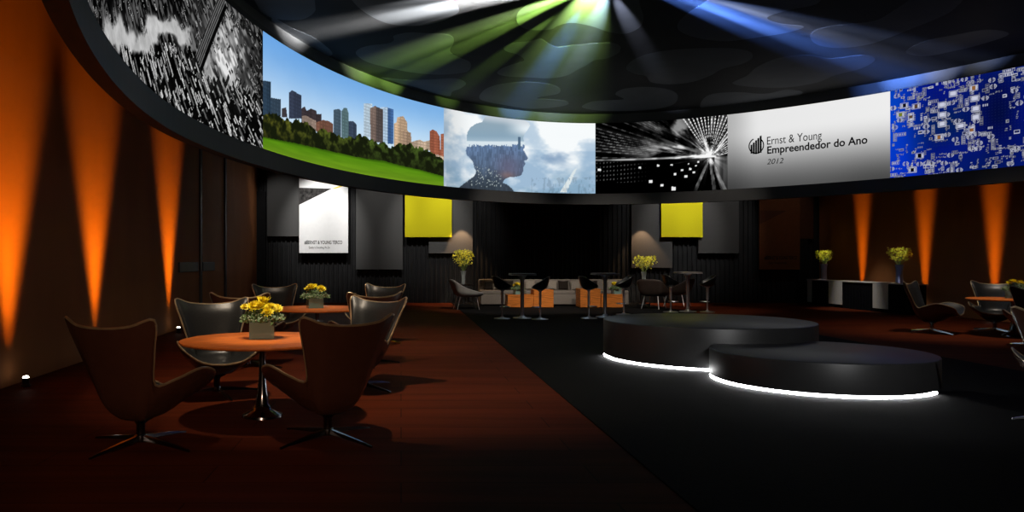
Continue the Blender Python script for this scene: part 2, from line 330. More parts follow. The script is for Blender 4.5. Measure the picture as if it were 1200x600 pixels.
def art_park(U, V, Lx):
    x, y = U * Lx, V * 2.0
    t = sstep(.3, 1.05, V)[..., None]
    img = (1 - t) * np.array([.80, .89, .96]) + t * np.array([.45, .67, .90])
    img = img + (.10 * (U - .5))[..., None] * np.array([.7, .5, .1]) + (.05 * (fbm(x * .7, y * 1.5, 3) - .5))[..., None]
    for k, (c, poly) in enumerate(PARK_B):
        m = inpoly(U, V, poly); sh = (.84 + .20 * (np.sin(x * 95) > 0) * (np.sin(y * 90) > -.3) * (.4 + vnoise(x * 20, y * 20, k)) + .10 * vnoise(x * 5, y * 2, 90 + k)) * (1.04 - .12 * (vnoise(np.floor(x * 6.3), y * 0, k) > .5))
        cc = np.array(c) / 255.; cc = cc * .78 + cc.mean() * .24; img = np.where(m[..., None], cc * sh[..., None], img)
    tx = [p[0] for p in PARK_T]; ty = [p[1] for p in PARK_T]
    top = np.interp(U, tx, ty) + .05 * (fbm(x * 5, y * 0, 8) - .5) + .035 * (vnoise(x * 16, y * 16, 4) - .5)
    low = np.interp(U, [p[0] for p in PARK_L], [p[1] for p in PARK_L])
    m = (V < top)
    hi = sstep(.40, .72, fbm(x * 6.5, y * 8, 12)); fz = vnoise(x * 34, y * 38, 5) * .6 + .4 * vnoise(x * 15, y * 17, 6); tt = np.clip((V - low) / (top - low + 1e-3), 0, 1)
    br = hi * (.35 + .8 * tt) * (.55 + .8 * fz)
    warm = np.clip(.75 - U * .9, .15, 1)
    tree = np.stack([.085 + br * (.13 + .24 * warm), .105 + br * (.21 + .10 * warm), .045 + br * .08], -1)
    img = np.where(m[..., None], tree, img)
    m = V < low; q = np.clip(V / np.maximum(low, .02), 0, 1); bands = fbm(x * .8, y * 16, 41)
    g = np.stack([.25 + .12 * bands + .10 * (1 - q), .45 + .14 * bands + .04 * (1 - q), .05 + .03 * bands + .05 * (1 - q)], -1) * (1 - .30 * sstep(.8, 1, q))[..., None]
    return np.where(m[..., None], g, img)

def art_head(U, V, Lx):
    x, y = U * Lx, V * 2.0
    c = fbm(x * 1.0 + 3, y * 1.7, 20, 6); d = fbm(x * .9 + 9, y * 2.2 + 2, 33, 6)
    w = np.clip(sstep(.30, .62, c) + .35 * (V - .45) + .25 * np.exp(-((U - .78) / .3) ** 2) * (V > .6), 0, 1)[..., None]
    img = (1 - w) * np.array([.62, .73, .83]) + w * np.array([.97, .985, .99])
    pt = (np.exp(-(((U - .74) / .16) ** 2 + ((V - .52) / .14) ** 2)) * sstep(.40, .62, d))[..., None]
    img = img * (1 - .75 * pt) + .75 * pt * np.array([.40, .53, .68])
    lo = (sstep(.5, .05, V) * sstep(.38, .62, d) * (U > .02))[..., None]
    img = img * (1 - .7 * lo) + .7 * lo * np.array([.50, .64, .74])
    img = img * (1 - .12 * sstep(.25, 0, U)[..., None])
    m = inpoly(U, V, HEAD_ROAD) & (vnoise(x * 30, y * 10, 2) > .2); img[m] = [.86, .90, .91]
    bl = ((vnoise(x * 26, y * 9, 6) > .66) & (V < .22 + .1 * (U - .8)) & (U > .62)); img[bl] *= .9
    h = inpoly(U, V, HEAD)
    up = sstep(.62, .95, V + (U - .35) * -.2)[..., None]
    top = (1 - up) * np.array([.53, .645, .73]) + up * np.array([.56, .65, .71])
    fade = (sstep(.42, .60, U) * sstep(.72, .88, V))[..., None]
    top = top * (1 - fade) + fade * np.array([.91, .945, .965])
    hair = (sstep(.88, .99, V))[..., None] * .75; top = top * (1 - hair) + hair * np.array([.80, .83, .86])
    sky = np.interp(U, [.16, .54], [.605, .685])
    bn = vnoise(np.floor(x * 30) * 1.7, np.zeros_like(x), 17); line = sky - .045 * bn - .02
    band = (sstep(sky + .022, sky + .004, V) + .35 * sstep(sky + .10, sky, V)).clip(0, 1)[..., None] * .85
    top = top * (1 - band) + band * np.array([.90, .94, .96])
    city = .24 + .09 * vnoise(np.floor(x * 34), np.floor(y * 9), 8) + .10 * fbm(x * 8, y * 4, 9)
    vv = np.clip(V / .6, 0, 1)
    cc = np.stack([city * (.78 + .35 * vv), city * (.90 + .52 * vv), city * (1.04 + .80 * vv)], -1)
    fc = np.exp(-(((U - .47) / .09) ** 2 + ((V - .33) / .17) ** 2))[..., None] * .65
    cc = cc * (1 - fc) + fc * np.array([.42, .40, .50])
    fp = np.exp(-(((U - .46) / .05) ** 2 + ((V - .215) / .05) ** 2))[..., None] * .7
    cc = cc * (1 - fp) + fp * np.array([.58, .46, .45])
    dk = sstep(.30, .05, V)[..., None] * .45; cc = cc * (1 - dk) + dk * np.array([.15, .18, .21])
    sp = (vnoise(x * 26, y * 34, 61) > .80) & (V < .30) & (V > .04) & (U < .42); cc[sp] = [.66, .71, .72]
    inside = np.where((V > line)[..., None], top, cc)
    img = np.where(h[..., None], inside, img)
    t = inpoly(U, V, HEAD_TOWER); img[t] = [.30, .40, .50]
    return img

def art_tunnel(U, V, Lx):
    cx, cy = .871, .455; x, y = (U - cx) * Lx, (V - cy) * 2.0
    r = np.hypot(x, y) + 1e-4; th = np.arctan2(y, x)                # -pi..pi, left is +-pi
    img = np.zeros(U.shape)
    left = sstep(1.95, 2.25, abs(th)) * (y > 0)
    n = np.floor(th * 34); ph = th * 34 - n
    ln = (abs(ph - .5) < .17) * (vnoise(n, n * 0, 4) > .28)
    dots = .35 + .65 * (np.sin(np.log(r) * 62 + n * 2.1) > -.1)
    img += ln * dots * np.exp(-r * .10) * .55 * left * sstep(.9, 2.6, r) * (.5 + .5 * vnoise(x * 2, y * 2, 5))
    wisp = fbm(np.log(r + .2) * 3, th * 7, 13); img += left * sstep(.42, .72, wisp) * np.exp(-((r - 1.1) / .9) ** 2) * .55
    ray = sstep(.62, .86, vnoise(th * 24, np.log(r) * 1.2, 31)); img += ray * np.exp(-r * 1.15) * .95 * (y > -.12) * (abs(th) > .15)
    m = (th > 1.05) & (th < 2.2) & (y > .12); n2 = np.floor(th * 11.5); ph2 = th * 11.5 - n2
    img += m * (abs(ph2 - .5) < .13) * (.45 + .55 * (np.sin(r * 70) > -.3)) * sstep(.12, .5, r) * .95
    m = (th > .1) & (th <= 1.05); n3 = np.floor(th * 9); img += m * (abs(th * 9 - n3 - .5) < .15) * (.5 + .5 * (np.sin(r * 60) > 0)) * sstep(.15, .4, r) * .85
    spk = sstep(.45, .8, vnoise(th * 9 + 40, r * 3, 71)); img += spk * np.exp(-(r / .42) ** 2) * .95
    core = np.exp(-(r / .22) ** 2) + .55 * np.exp(-(((x + .28) / .32) ** 2 + ((y - .02) / .14) ** 2)); img += core * (.35 + .9 * vnoise(x * 16, y * 16, 7))
    img *= 1 - .95 * (np.exp(-((x + .02) / .08) ** 2 - ((y - .45) / .06) ** 2))
    dn = y < -.02
    img = np.where(dn, img * .2, img)
    img += np.exp(-((V - .475 + .0 * U) / .012) ** 2) * (U < .80) * (.35 + .45 * vnoise(x * 9, y * 2, 3))
    row = dn & (x < -1.5); img += row * (np.sin(y * 52 - x * 3.5) > .55) * (np.sin(x * 66) > .55) * .28 * sstep(-1.5, -2.4, x) * (y > -.6)
    for px, py, sx, sy in ((-.95, -.82, .055, .05), (-1.25, -.72, .04, .03), (-1.55, -.6, .05, .035), (-.62, -.5, .035, .035), (-.9, -.42, .03, .03), (-1.85, -.2, .03, .025), (-1.35, -.16, .03, .025), (-2.95, -.24, .05, .03), (-.5, -.3, .03, .025), (-.72, -.32, .03, .02), (-1.0, -.16, .025, .02), (-.36, -.22, .02, .02), (-.55, -.16, .02, .02), (-.42, -.4, .03, .02), (-.74, -.98, .02, .03), (-.3, -.12, .02, .02)):
        img = np.where((abs(x - px) < sx) & (abs(y - py + .1 * (x - px)) < sy), .92, img)
    rt = dn & (x > .13) & (x * 1.9 > -y * .6); img += rt * (.25 + .5 * np.exp(-x * 3)) * (.5 + .7 * vnoise(x * 22, y * 2, 9)) * np.exp(y * .8)
    for sl in (-.42, .13, .42):
        img += dn * (abs(x - sl * -y) < .028 * (1 + .8 * -y)) * (.65 * np.exp(y * 1.1)) * vnoise(x * 9, y * 7, 19) * 1.5
    return np.repeat(np.clip(img, 0, .97)[..., None], 3, -1)

def art_white(U, V, Lx):
    g = .30 + .60 * sstep(-.08, .78, V) + .03 * U
    g = g * (1 - .22 * sstep(.22, 0, U)) - .06 * np.exp(-((U - .95) / .25) ** 2 - ((V - .0) / .3) ** 2)
    return np.repeat(np.clip(g, 0, .96)[..., None], 3, -1)

def art_board(U, V, Lx):
    x, y = U * Lx, V * 2.0; rng = np.random.default_rng(5)
    f1, f2 = fbm(x * .9, y * .9, 4), fbm(x * .9 + 5, y * .9, 5)
    img = np.stack([.005 + .02 * f2, .03 + .10 * f1, .24 + .34 * f2], -1)
    gl = sstep(1.0, .0, x); img[..., 1] += .14 * gl; img[..., 2] += .34 * gl
    dk = np.exp(-(((x - 2.15) / .36) ** 2 + ((y - 1.2) / .7) ** 2))[..., None]; img = img * (1 - .45 * dk)
    dots = (np.sin(x * 105) > .5) & (np.sin(y * 105) > .5) & (x > .9) & (x < 2.6) & (y > .6); img[dots] = img[dots] * .7 + np.array([.05, .06, .11])
    W = np.array([.74, .75, .82]); xs, ys = U[0] * Lx, V[:, 0] * 2.0
    def win(cx, cy, sx, sy):
        i0, i1 = np.searchsorted(xs, [cx - sx, cx + sx]); j0, j1 = np.searchsorted(ys, [cy - sy, cy + sy]); return slice(j0, j1), slice(i0, i1)
    def rect(cx, cy, sx, sy, c): img[win(cx, cy, sx, sy)] = c
    def rim(cx, cy, sx, sy, c, t=.010):
        rect(cx, cy + sy - t / 2, sx, t / 2 + .002, c); rect(cx, cy - sy + t / 2, sx, t / 2 + .002, c); rect(cx - sx + t / 2, cy, t / 2 + .002, sy, c); rect(cx + sx - t / 2, cy, t / 2 + .002, sy, c)
    def chip(cx, cy, sx, sy, c, hz=True):
        rim(cx, cy, sx + .022, sy + .022, W * .9); rect(cx, cy, sx, sy, W); rect(cx, cy, sx * (.55 if hz else 1), sy * (1 if hz else .55), np.array(c))
    def pad(cx, cy):
        s = win(cx, cy, .075, .06); rd = ((x[s] - cx) / .066) ** 2 + ((y[s] - cy) / .05) ** 2; v = img[s]
        v[(rd < 1) & (rd > .55) & (abs(x[s] - cx) > .014)] = W * .9
        for q in (-.028, 0, .028): rect(cx + q, cy, .008, .024, W * (.25 if q == 0 else .85))
    def script(cx, cy, n, hz):
        for j in range(n):
            for _ in range(3): rect(cx + (j * .034 if hz else rng.uniform(-.012, .012)) + rng.uniform(-.01, .01), cy + (rng.uniform(-.014, .014) if hz else j * .034), rng.uniform(.004, .011), rng.uniform(.004, .011), W * rng.uniform(.5, .85))
    def place():
        for _ in range(80):
            px, py = rng.uniform(.02, Lx), rng.uniform(0, 2.0)
            dark = math.exp(-(((px - 2.15) / .33) ** 2 + ((py - 1.15) / .6) ** 2)); em = math.exp(-(((px - .36) / .34) ** 2 + ((py - .85) / .26) ** 2)) + math.exp(-(((px - 1.1) / .3) ** 2 + ((py - .62) / .13) ** 2))
            if rng.random() > dark * 1.15 + em * .97: return px, py
        return 0, 0
    for k in range(int(165 * Lx)):
        px, py = place(); q = rng.random(); g = rng.uniform(.6, 1)
        if q < .24:
            n = rng.integers(2, 6); hz = rng.random() < .5
            for j in range(n): rect(px + (j * .036 if hz else 0), py + (0 if hz else j * .036), .010 if hz else .022, .022 if hz else .010, W * g)
            if rng.random() < .5: rim(px + ((n - 1) * .018 if hz else 0), py + (0 if hz else (n - 1) * .018), (n * .018 + .02) if hz else .036, .036 if hz else (n * .018 + .02), W * g * .85, .008)
        elif q < .36: pad(px, py)
        elif q < .52:
            sx, sy = rng.uniform(.022, .055), rng.uniform(.016, .04); rim(px, py, sx, sy, W * g, .009); rect(px, py, sx * .35, sy * .45, W * .3)
        else: script(px, py, rng.integers(2, 7), rng.random() < .6)
    for cx, cy in ((1.08, 1.50), (1.08, 1.28), (1.08, 1.08), (1.72, 1.52), (1.74, 1.30), (1.74, 1.12), (1.45, .98), (1.30, 1.70)): chip(cx, cy, .06, .042, W * 1.05)
    for cx, cy, hz in ((1.70, 1.74, True), (.55, 1.56, True), (.44, 1.34, False), (1.66, .86, False), (1.02, .80, True), (3.0, .22, False), (3.4, 1.4, False), (4.2, .9, True)):
        chip(cx, cy, .062 if hz else .036, .04 if hz else .066, np.array([.55, .37, .20]) if cx > 1 else np.array([.34, .26, .20]), hz)
    for cx, cy, c in ((.30, 1.62, (.06, .06, .08)), (.22, 1.42, (.45, .48, .15)), (.62, .44, (.02, .02, .04)), (.47, .14, (.02, .02, .04))): chip(cx, cy, .065, .04, np.array(c))
    return np.clip(img, 0, .95)

def screen(i, art, label, nu, nv, strength=1.0):
    s0, s1 = SEG[i]; Lx = s1 - s0
    s0, s1 = s0 + .004, s1 - .004; u = np.linspace(0, 1, nu); v = np.linspace(0, 1, nv); U, V = np.meshgrid(u, v)
    img = s2l(art(U, V, Lx))
    X, Y = ring_xy(s0 + U * Lx, 0); Z = ZS0 + V * (ZS1 - ZS0)
    # front sheet carries the picture; a closed back makes the panel 5 cm thick
    co = np.stack([X, Y, Z], -1).reshape(-1, 3)
    n = nu * nv; idx = np.arange(n).reshape(nv, nu)
    q = np.stack([idx[:-1, :-1], idx[:-1, 1:], idx[1:, 1:], idx[1:, :-1]], -1).reshape(-1, 4)
    me = bpy.data.meshes.new('video_screen')
    Xb, Yb = ring_xy(s0 + u * Lx, -.05)
    back = [(Xb[k], Yb[k], ZS0) for k in range(nu)] + [(Xb[k], Yb[k], ZS1) for k in range(nu)]
    verts = np.concatenate([co, np.array(back)])
    fb = []
    for k in range(nu - 1):
        b0, b1, t0, t1 = n + k, n + k + 1, n + nu + k, n + nu + k + 1
        fb += [(b1, b0, t0, t1), (idx[0, k], b0, b1, idx[0, k + 1]), (t0, idx[-1, k], idx[-1, k + 1], t1)]
    me.from_pydata(verts.tolist(), [], q.tolist() + [tuple(int(z) for z in f) for f in fb]); me.update()
    a = me.color_attributes.new('picture', 'FLOAT_COLOR', 'POINT')
    c = np.zeros((len(verts), 4), np.float32); c[:, 3] = 1; c[:n, :3] = img.reshape(-1, 3)
    a.data.foreach_set('color', c.ravel())
    m = bpy.data.materials.new('screen_picture'); m.use_nodes = True; nt = m.node_tree; nt.nodes.clear()
    o = nt.nodes.new('ShaderNodeOutputMaterial'); e = nt.nodes.new('ShaderNodeEmission'); at_ = nt.nodes.new('ShaderNodeVertexColor'); at_.layer_name = 'picture'
    nt.links.new(at_.outputs[0], e.inputs[0]); nt.links.new(e.outputs[0], o.inputs[0]); e.inputs[1].default_value = strength
    m.cycles.emission_sampling = 'NONE'
    me.materials.append(m); me.materials.append(M['blackmat'])
    pm = np.zeros(len(me.polygons), np.int32); pm[len(q):] = 1; me.polygons.foreach_set('material_index', pm)
    ob = bpy.data.objects.new('video_screen', me); COL.objects.link(ob)
    return tag(ob, label, 'video screen', 'video screens around the overhead ring')

scr = [screen(0, art_city, 'curved video screen showing a black and white aerial view of city towers', 620, 190),
       screen(1, art_park, 'curved video screen showing a skyline above trees and a green lawn', 400, 170),
       screen(2, art_head, 'curved video screen showing a head in profile against white clouds', 230, 120),
       screen(3, art_tunnel, 'curved video screen showing white light streaks on black', 230, 130),
       screen(4, art_white, 'curved white video screen with black emblem and title lettering', 120, 60),
       screen(5, art_board, 'curved video screen showing a blue circuit board', 820, 210)]

def ring_band(name, s_off0, s_off1, z0, z1, m, parent, n=240):
    s = np.linspace(0, _S[-1], n, endpoint=False); xi, yi = ring_xy(s, s_off0); xo, yo = ring_xy(s, s_off1); mb = MB()
    P = [(xi[k], yi[k], z0) for k in range(n)] + [(xi[k], yi[k], z1) for k in range(n)] + [(xo[k], yo[k], z1) for k in range(n)] + [(xo[k], yo[k], z0) for k in range(n)]
    fs = []
    for r in range(4):
        for k in range(n): fs.append((r * n + k, r * n + (k + 1) % n, ((r + 1) % 4) * n + (k + 1) % n, ((r + 1) % 4) * n + k))
    return mb.add(P, fs).build(name, m, parent)
ringT = thing('hanging_ring', 'large dark oval ring hung from the ceiling framing all the screens', 'screen ring', (RC[0], RC[1], ZLOW))
def rel(o, p): o.matrix_parent_inverse = Matrix.Translation(-Vector(p.location)); return o
rel(ring_band('lower_band', .0, -.16, ZLOW, ZS0 - .004, M['ring'], ringT), ringT)
rel(ring_band('upper_band', .0, -.16, ZS1 + .004, ZTOP - .004, M['ring'], ringT), ringT)
rel(ring_band('backing', -.07, -.16, ZS0 - .004, ZS1 + .004, M['ring'], ringT), ringT)

# lettering bent onto the white screen
def text_mesh(txt, bold=0, shear=0):
    cu = bpy.data.curves.new('lettering', 'FONT'); cu.body = txt; cu.offset = bold; cu.shear = shear; cu.resolution_u = 4
    o = bpy.data.objects.new('lettering', cu); COL.objects.link(o)
    bpy.context.view_layer.update()
    dg = bpy.context.evaluated_depsgraph_get(); me = bpy.data.meshes.new_from_object(o.evaluated_get(dg))
    vs_ = [tuple(v.co) for v in me.vertices]; fs_ = [tuple(p.vertices) for p in me.polygons]
    bpy.data.objects.remove(o); bpy.data.curves.remove(cu); bpy.data.meshes.remove(me)
    x0 = min(v[0] for v in vs_); x1 = max(v[0] for v in vs_)
    return [((v[0] - x0) / (x1 - x0), v[1]) for v in vs_], fs_
CAPH = .70
def screen_text(txt, u0, u1, v0, v1, bold=0, shear=0, name='lettering'):
    vs_, fs_ = text_mesh(txt, bold, shear); s0, s1 = SEG[4]; P = []
    for x, y in vs_:
        X, Y = ring_xy(s0 + (u0 + x * (u1 - u0)) * (s1 - s0), .012); P.append((float(X), float(Y), ZS0 + (v0 + y / CAPH * (v1 - v0)) * 2.0))
    return MB().add(P, fs_).build(name, M['ink'], scr[4])
screen_text('Ernst & Young', .259, .602, .548, .652, 0)
screen_text('Empreendedor do Ano', .260, .873, .432, .526, .022)
screen_text('2012', .258, .364, .293, .362, 0, .25)
mb = MB(); s0, s1 = SEG[4]
def sp(u, v, off=.012): X, Y = ring_xy(s0 + u * (s1 - s0), off); return (float(X), float(Y), ZS0 + v * 2.0)
for k in range(5):
    u0 = .153 + k * .0148; u1 = u0 + .0122; t0, t1 = .565 + k * .0265, .565 + k * .0265 + .006
    b0 = .452 - .012 * math.sin(k / 4 * PI)
    mb.add([sp(u0, b0), sp(u1, b0), sp(u1, t1), sp(u0, t0)], [(0, 1, 2, 3)])
n = 48
for k in range(n):
    a0, a1 = 2 * PI * k / n, 2 * PI * (k + 1) / n
    P = []
    for a, r in ((a0, 1), (a1, 1), (a1, .86), (a0, .86)): P.append(sp(.190 + .0505 * r * math.cos(a), .549 + .106 * r * math.sin(a), .013))
    if not (.9 < a0 < 1.9): mb.add(P, [(0, 1, 2, 3)])
mb.build('emblem', M['ink'], scr[4])
# ------------------------------------------------------------------ the setting
YB, XL, XR, ZC = 26.3, -4.92, 14.3, ZTOP
def wall_x(Y): return -4.36 - .0213 * Y                      # the left wall runs slightly outwards
structure(MB().box((4.8, 11.2, -.1), (20.5, 31, .2)).build('floor', M['floor']))
structure(MB().box((4.8, 11.2, ZC + .1), (20.5, 31, .2)).build('ceiling', M['ceil']))
ceil = bpy.data.objects['ceiling']
structure(MB().slab([(wall_x(-3.9), -3.9), (wall_x(YB), YB), (wall_x(YB) - .2, YB), (wall_x(-3.9) - .2, -3.9)], 0, ZC).build('wall_left', M['brown']))
structure(MB().box((XR + .1, 11.2, ZC / 2), (.2, 30.2, ZC)).build('wall_right', M['brown']))
mb = MB(); P = []; x = XL - .1; k = 0
prof = [(0, 0), (.085, 0), (.10, -.045), (.145, -.045)]
xs = []
while x < XR + .1:
    for dx, dy in prof: xs.append((x + dx, YB + dy))
    x += .16
for z in (0, ZC): P += [(a, b, z) for a, b in xs]
P += [(a, YB + .2, z) for z in (0, ZC) for a in (xs[0][0], xs[-1][0])]
n = len(xs)
mb.add(P, [(i, i + 1, n + i + 1, n + i) for i in range(n - 1)] + [(2 * n, 2 * n + 2, 2 * n + 3, 2 * n + 1)])
structure(mb.build('wall_back', M['slat']))
structure(MB().box((4.8, -4.0, ZC / 2), (20.5, .2, ZC)).build('wall_front', M['slat']))
for i, px in enumerate((236, 267)):
    Y = 18.1 if i == 0 else 20.9
    structure(MB().box((wall_x(Y) + .02, Y, ZC / 2), (.05, .16, ZC - .01)).build('trim_%d' % (i + 1), M['trim']))
for Y, L, lb in ((16.95, 1.5, 'long dark horizontal plate on the brown wall beside the amber beam'), (18.85, 1.15, 'short dark horizontal plate between the two upright strips on the brown wall')):
    tag(MB().box((wall_x(Y) + .03, Y, 1.31), (.05, L, .22), bev=.015).build('wall_plate', M['plate']), lb, 'wall plate')
tag(MB().box((4.92, 11.2, .006), (6.4, 30, .012)).build('carpet', M['carpet']), 'wide black carpet running from the foreground to the lounge under the stage', 'carpet')
structure(MB().box((at(306.5, YB) , YB - .1, 1.9), (.33, .12, 3.8)).build('trim_3', M['blackmat']))
structure(MB().box((at(943.5, 26), YB - .12, 1.35), (.34, .1, 2.7)).build('trim_4', M['blackmat']))

# grey amoeba shapes lying flat against the ceiling, outlines on the ceiling plane
def unp(px, py, z=ZC): D = (z - HC) * F / (VY - py); return ((px - VX) / F * D, D)
def cloud(pts, off, sc):
    pts = [np.array(unp(off + x / sc, y / sc)) for x, y in pts]; n = len(pts); out = []
    for i in range(n):
        for q in range(5): out.append(crom([pts[i - 1], pts[i], pts[(i + 1) % n], pts[(i + 2) % n]], q / 5))
    MB().slab([tuple(p) for p in out], ZC - .0015, ZC + .002).build('cloud_panel', M['cloud'], ceil)
for off, sc, pts in (
    (300, 3, [(-5, -30), (5, 20), (30, 50), (80, 68), (160, 68), (203, 45), (208, 18), (190, -30), (90, -60)]),
    (300, 3, [(60, 62), (130, 100), (200, 130), (255, 170), (268, 192), (235, 196), (150, 160), (70, 100)]),
    (300, 3, [(330, -40), (350, 15), (410, 60), (480, 86), (570, 90), (650, 75), (705, 48), (712, 30), (680, -10), (640, -60), (480, -80)]),
    (300, 3, [(485, 125), (540, 114), (610, 117), (660, 118), (692, 130), (694, 152), (682, 178), (705, 198), (748, 215), (755, 235), (740, 252), (690, 260), (630, 262), (560, 256), (500, 246), (440, 232), (385, 215), (352, 190), (362, 172), (400, 160), (465, 152), (485, 140)]),
    (300, 3, [(440, 272), (530, 280), (620, 279), (700, 275), (738, 292), (720, 310), (690, 322), (680, 338), (630, 328), (560, 306), (490, 288)]),
    (300, 3, [(985, 0), (940, 25), (918, 50), (920, 82), (950, 102), (1000, 106), (1040, 102), (1062, 90), (1110, 80), (1180, 92), (1240, 112), (1300, 118), (1350, 95), (1362, 60), (1350, 20), (1330, -40), (1200, -80), (1060, -50)]),
    (300, 3, [(872, 165), (905, 150), (960, 145), (1000, 136), (1025, 150), (1060, 165), (1120, 158), (1190, 152), (1250, 150), (1280, 162), (1275, 185), (1235, 205), (1190, 212), (1160, 230), (1130, 245), (1090, 266), (1030, 275), (960, 272), (880, 268), (848, 257), (865, 240), (905, 225), (943, 212), (920, 192), (880, 180)]),
    (300, 3, [(785, 345), (800, 318), (840, 300), (900, 290), (960, 288), (1030, 295), (1068, 312), (1060, 330), (1000, 340), (990, 347), (1040, 349), (1090, 355), (1095, 368), (1040, 378), (960, 382), (880, 370), (815, 358)]),
    (680, 2.308, [(125, 180), (150, 158), (210, 140), (300, 131), (400, 130), (455, 138), (466, 155), (440, 172), (385, 186), (350, 205), (300, 222), (240, 228), (192, 222), (178, 206), (150, 200), (128, 190)]),
    (680, 2.308, [(5, 290), (30, 275), (75, 271), (118, 268), (95, 255), (115, 241), (170, 235), (230, 240), (262, 255), (255, 280), (210, 294), (140, 300), (55, 299)]),
    (680, 2.308, [(262, 70), (285, 40), (330, 10), (400, -30), (520, -40), (640, -20), (640, 10), (560, 28), (505, 48), (545, 64), (605, 72), (560, 88), (480, 101), (400, 111), (330, 105), (280, 90)]),
    (680, 2.308, [(412, 226), (450, 205), (480, 180), (540, 156), (620, 149), (680, 158), (760, 149), (798, 160), (760, 185), (690, 203), (640, 223), (560, 236), (480, 236)]),
    (680, 2.308, [(325, 281), (350, 256), (420, 249), (500, 253), (560, 242), (602, 250), (560, 270), (480, 284), (400, 294), (335, 297)]),
    (680, 2.308, [(622, 96), (650, 76), (720, 65), (800, 55), (860, 20), (930, -20), (1040, -20), (1010, 25), (960, 52), (900, 76), (840, 100), (780, 120), (700, 130), (640, 120)]),
    (680, 2.308, [(880, 140), (930, 112), (1010, 95), (1100, 80), (1160, 92), (1090, 118), (1010, 138), (930, 152)])):
    cloud(pts, off, sc)

# ------------------------------------------------------------------ hanging panels on the slatted wall
def wpanel(x0, x1, yb, m, label, D, t=.05, top=4.6, group=None):
    z0 = zat(yb, D); X0, X1 = at(x0, D), at(x1, D)
    return tag(MB().box(((X0 + X1) / 2, D + t / 2, (z0 + top) / 2), (X1 - X0, t, top - z0), bev=.008).build('wall_panel', m), label, 'wall panel', group)
wpanel(313, 351, 277, M['greyfab'], 'grey fabric panel hanging directly left of the white poster', 26.1)
wpanel(417, 472, 316, M['greyfab'], 'long grey fabric panel hanging between the white poster and a yellow panel', 26.1)
wpanel(502.5, 554, 297, M['greyfab'], 'grey fabric panel half hidden by the yellow one, left of the sofas', 26.15)
wpanel(474.5, 529.5, 278, M['yelfab'], 'yellow fabric panel on the side of the white poster', 26.0)
wpanel(740, 788, 314, M['greyfab2'], 'grey fabric panel behind the vase on the round side table right of the sofas', 26.15)
wpanel(775, 823.5, 278, M['yelfab'], 'yellow fabric panel right of the sofas, over two grey panels', 26.0)
wpanel(818.5, 866, 297, M['greyfab2'], 'grey fabric panel right of the yellow one, nearest the brown poster', 26.1)
wpanel(930, 953.5, 280, M['brownprint2'], 'dark brown panel partly covered by the brown poster', 26.12)

def flat_text(txt, x, z, wdt, caph, y, parent, m, bold=0, name='lettering'):
    vs_, fs_ = text_mesh(txt, bold); return MB().add([(x + u * wdt, y, z + v / CAPH * caph) for u, v in vs_], fs_).build(name, m, parent)
def poster(x0, x1, yb, D, m, dark, ink, label, tri, bar, ty, tx, top=4.6):
    X0, X1, z0 = at(x0, D), at(x1, D), zat(yb, D); c = (X0 + X1) / 2
    p = tag(MB().box((0, .025, (top - z0) / 2), (X1 - X0, .05, top - z0), bev=.006).build('poster', m, None, loc=(c, D, z0)), label, 'poster')
    def lp(px, py, y): return (at(px, D) - c, y, zat(py, D) - z0)
    mb = MB().add([lp(a, b, -.004) for a, b in tri], [tuple(range(len(tri)))]); mb.build('printed_picture', dark, p)
    if bar: MB().add([lp(a, b, -.005) for a, b in bar], [tuple(range(len(bar)))]).build('printed_stripe', M['yellow_ink'], p)
    a = lp(tx[0] + 4, ty, -.004); ww = (tx[1] - tx[0] - 4) / F * D; px = D / F
    flat_text('ERNST & YOUNG TERCO', a[0], a[2], ww, 4.0 * px, -.004, p, ink, .02)
    flat_text('Quality In Everything We Do', a[0] + .02 * ww, a[2] - 5.2 * px, ww * .62, 2.5 * px, -.004, p, ink, .01)
    e = MB()
    for k in range(4): e.add([(a[0] - (4.2 - k) * px, -.004, a[2] - .2 * px), (a[0] - (3.45 - k) * px, -.004, a[2] - .2 * px), (a[0] - (3.45 - k) * px, -.004, a[2] + (3 + .5 * k) * px), (a[0] - (4.2 - k) * px, -.004, a[2] + (3 + .5 * k) * px)], [(0, 1, 2, 3)])
    e.build('emblem', ink, p)
poster(350.5, 408, 296.5, 25.98, M['white'], M['print_dark'], M['ink'], 'white printed poster with a dark wedge picture and small black lettering',
       [(350.6, 220), (389, 221), (350.6, 240)], [(389, 221), (407.8, 214.5), (407.8, 216.5), (393, 221)], 286, (357, 401))
poster(890, 937.5, 316, 26.0, M['brownprint'], M['brownprint2'], M['blackmat'], 'brown printed poster with a black wedge and black lettering, right end of the slatted wall',
       [(890.1, 246.5), (922, 247), (890.1, 263)], None, 304, (896, 934))

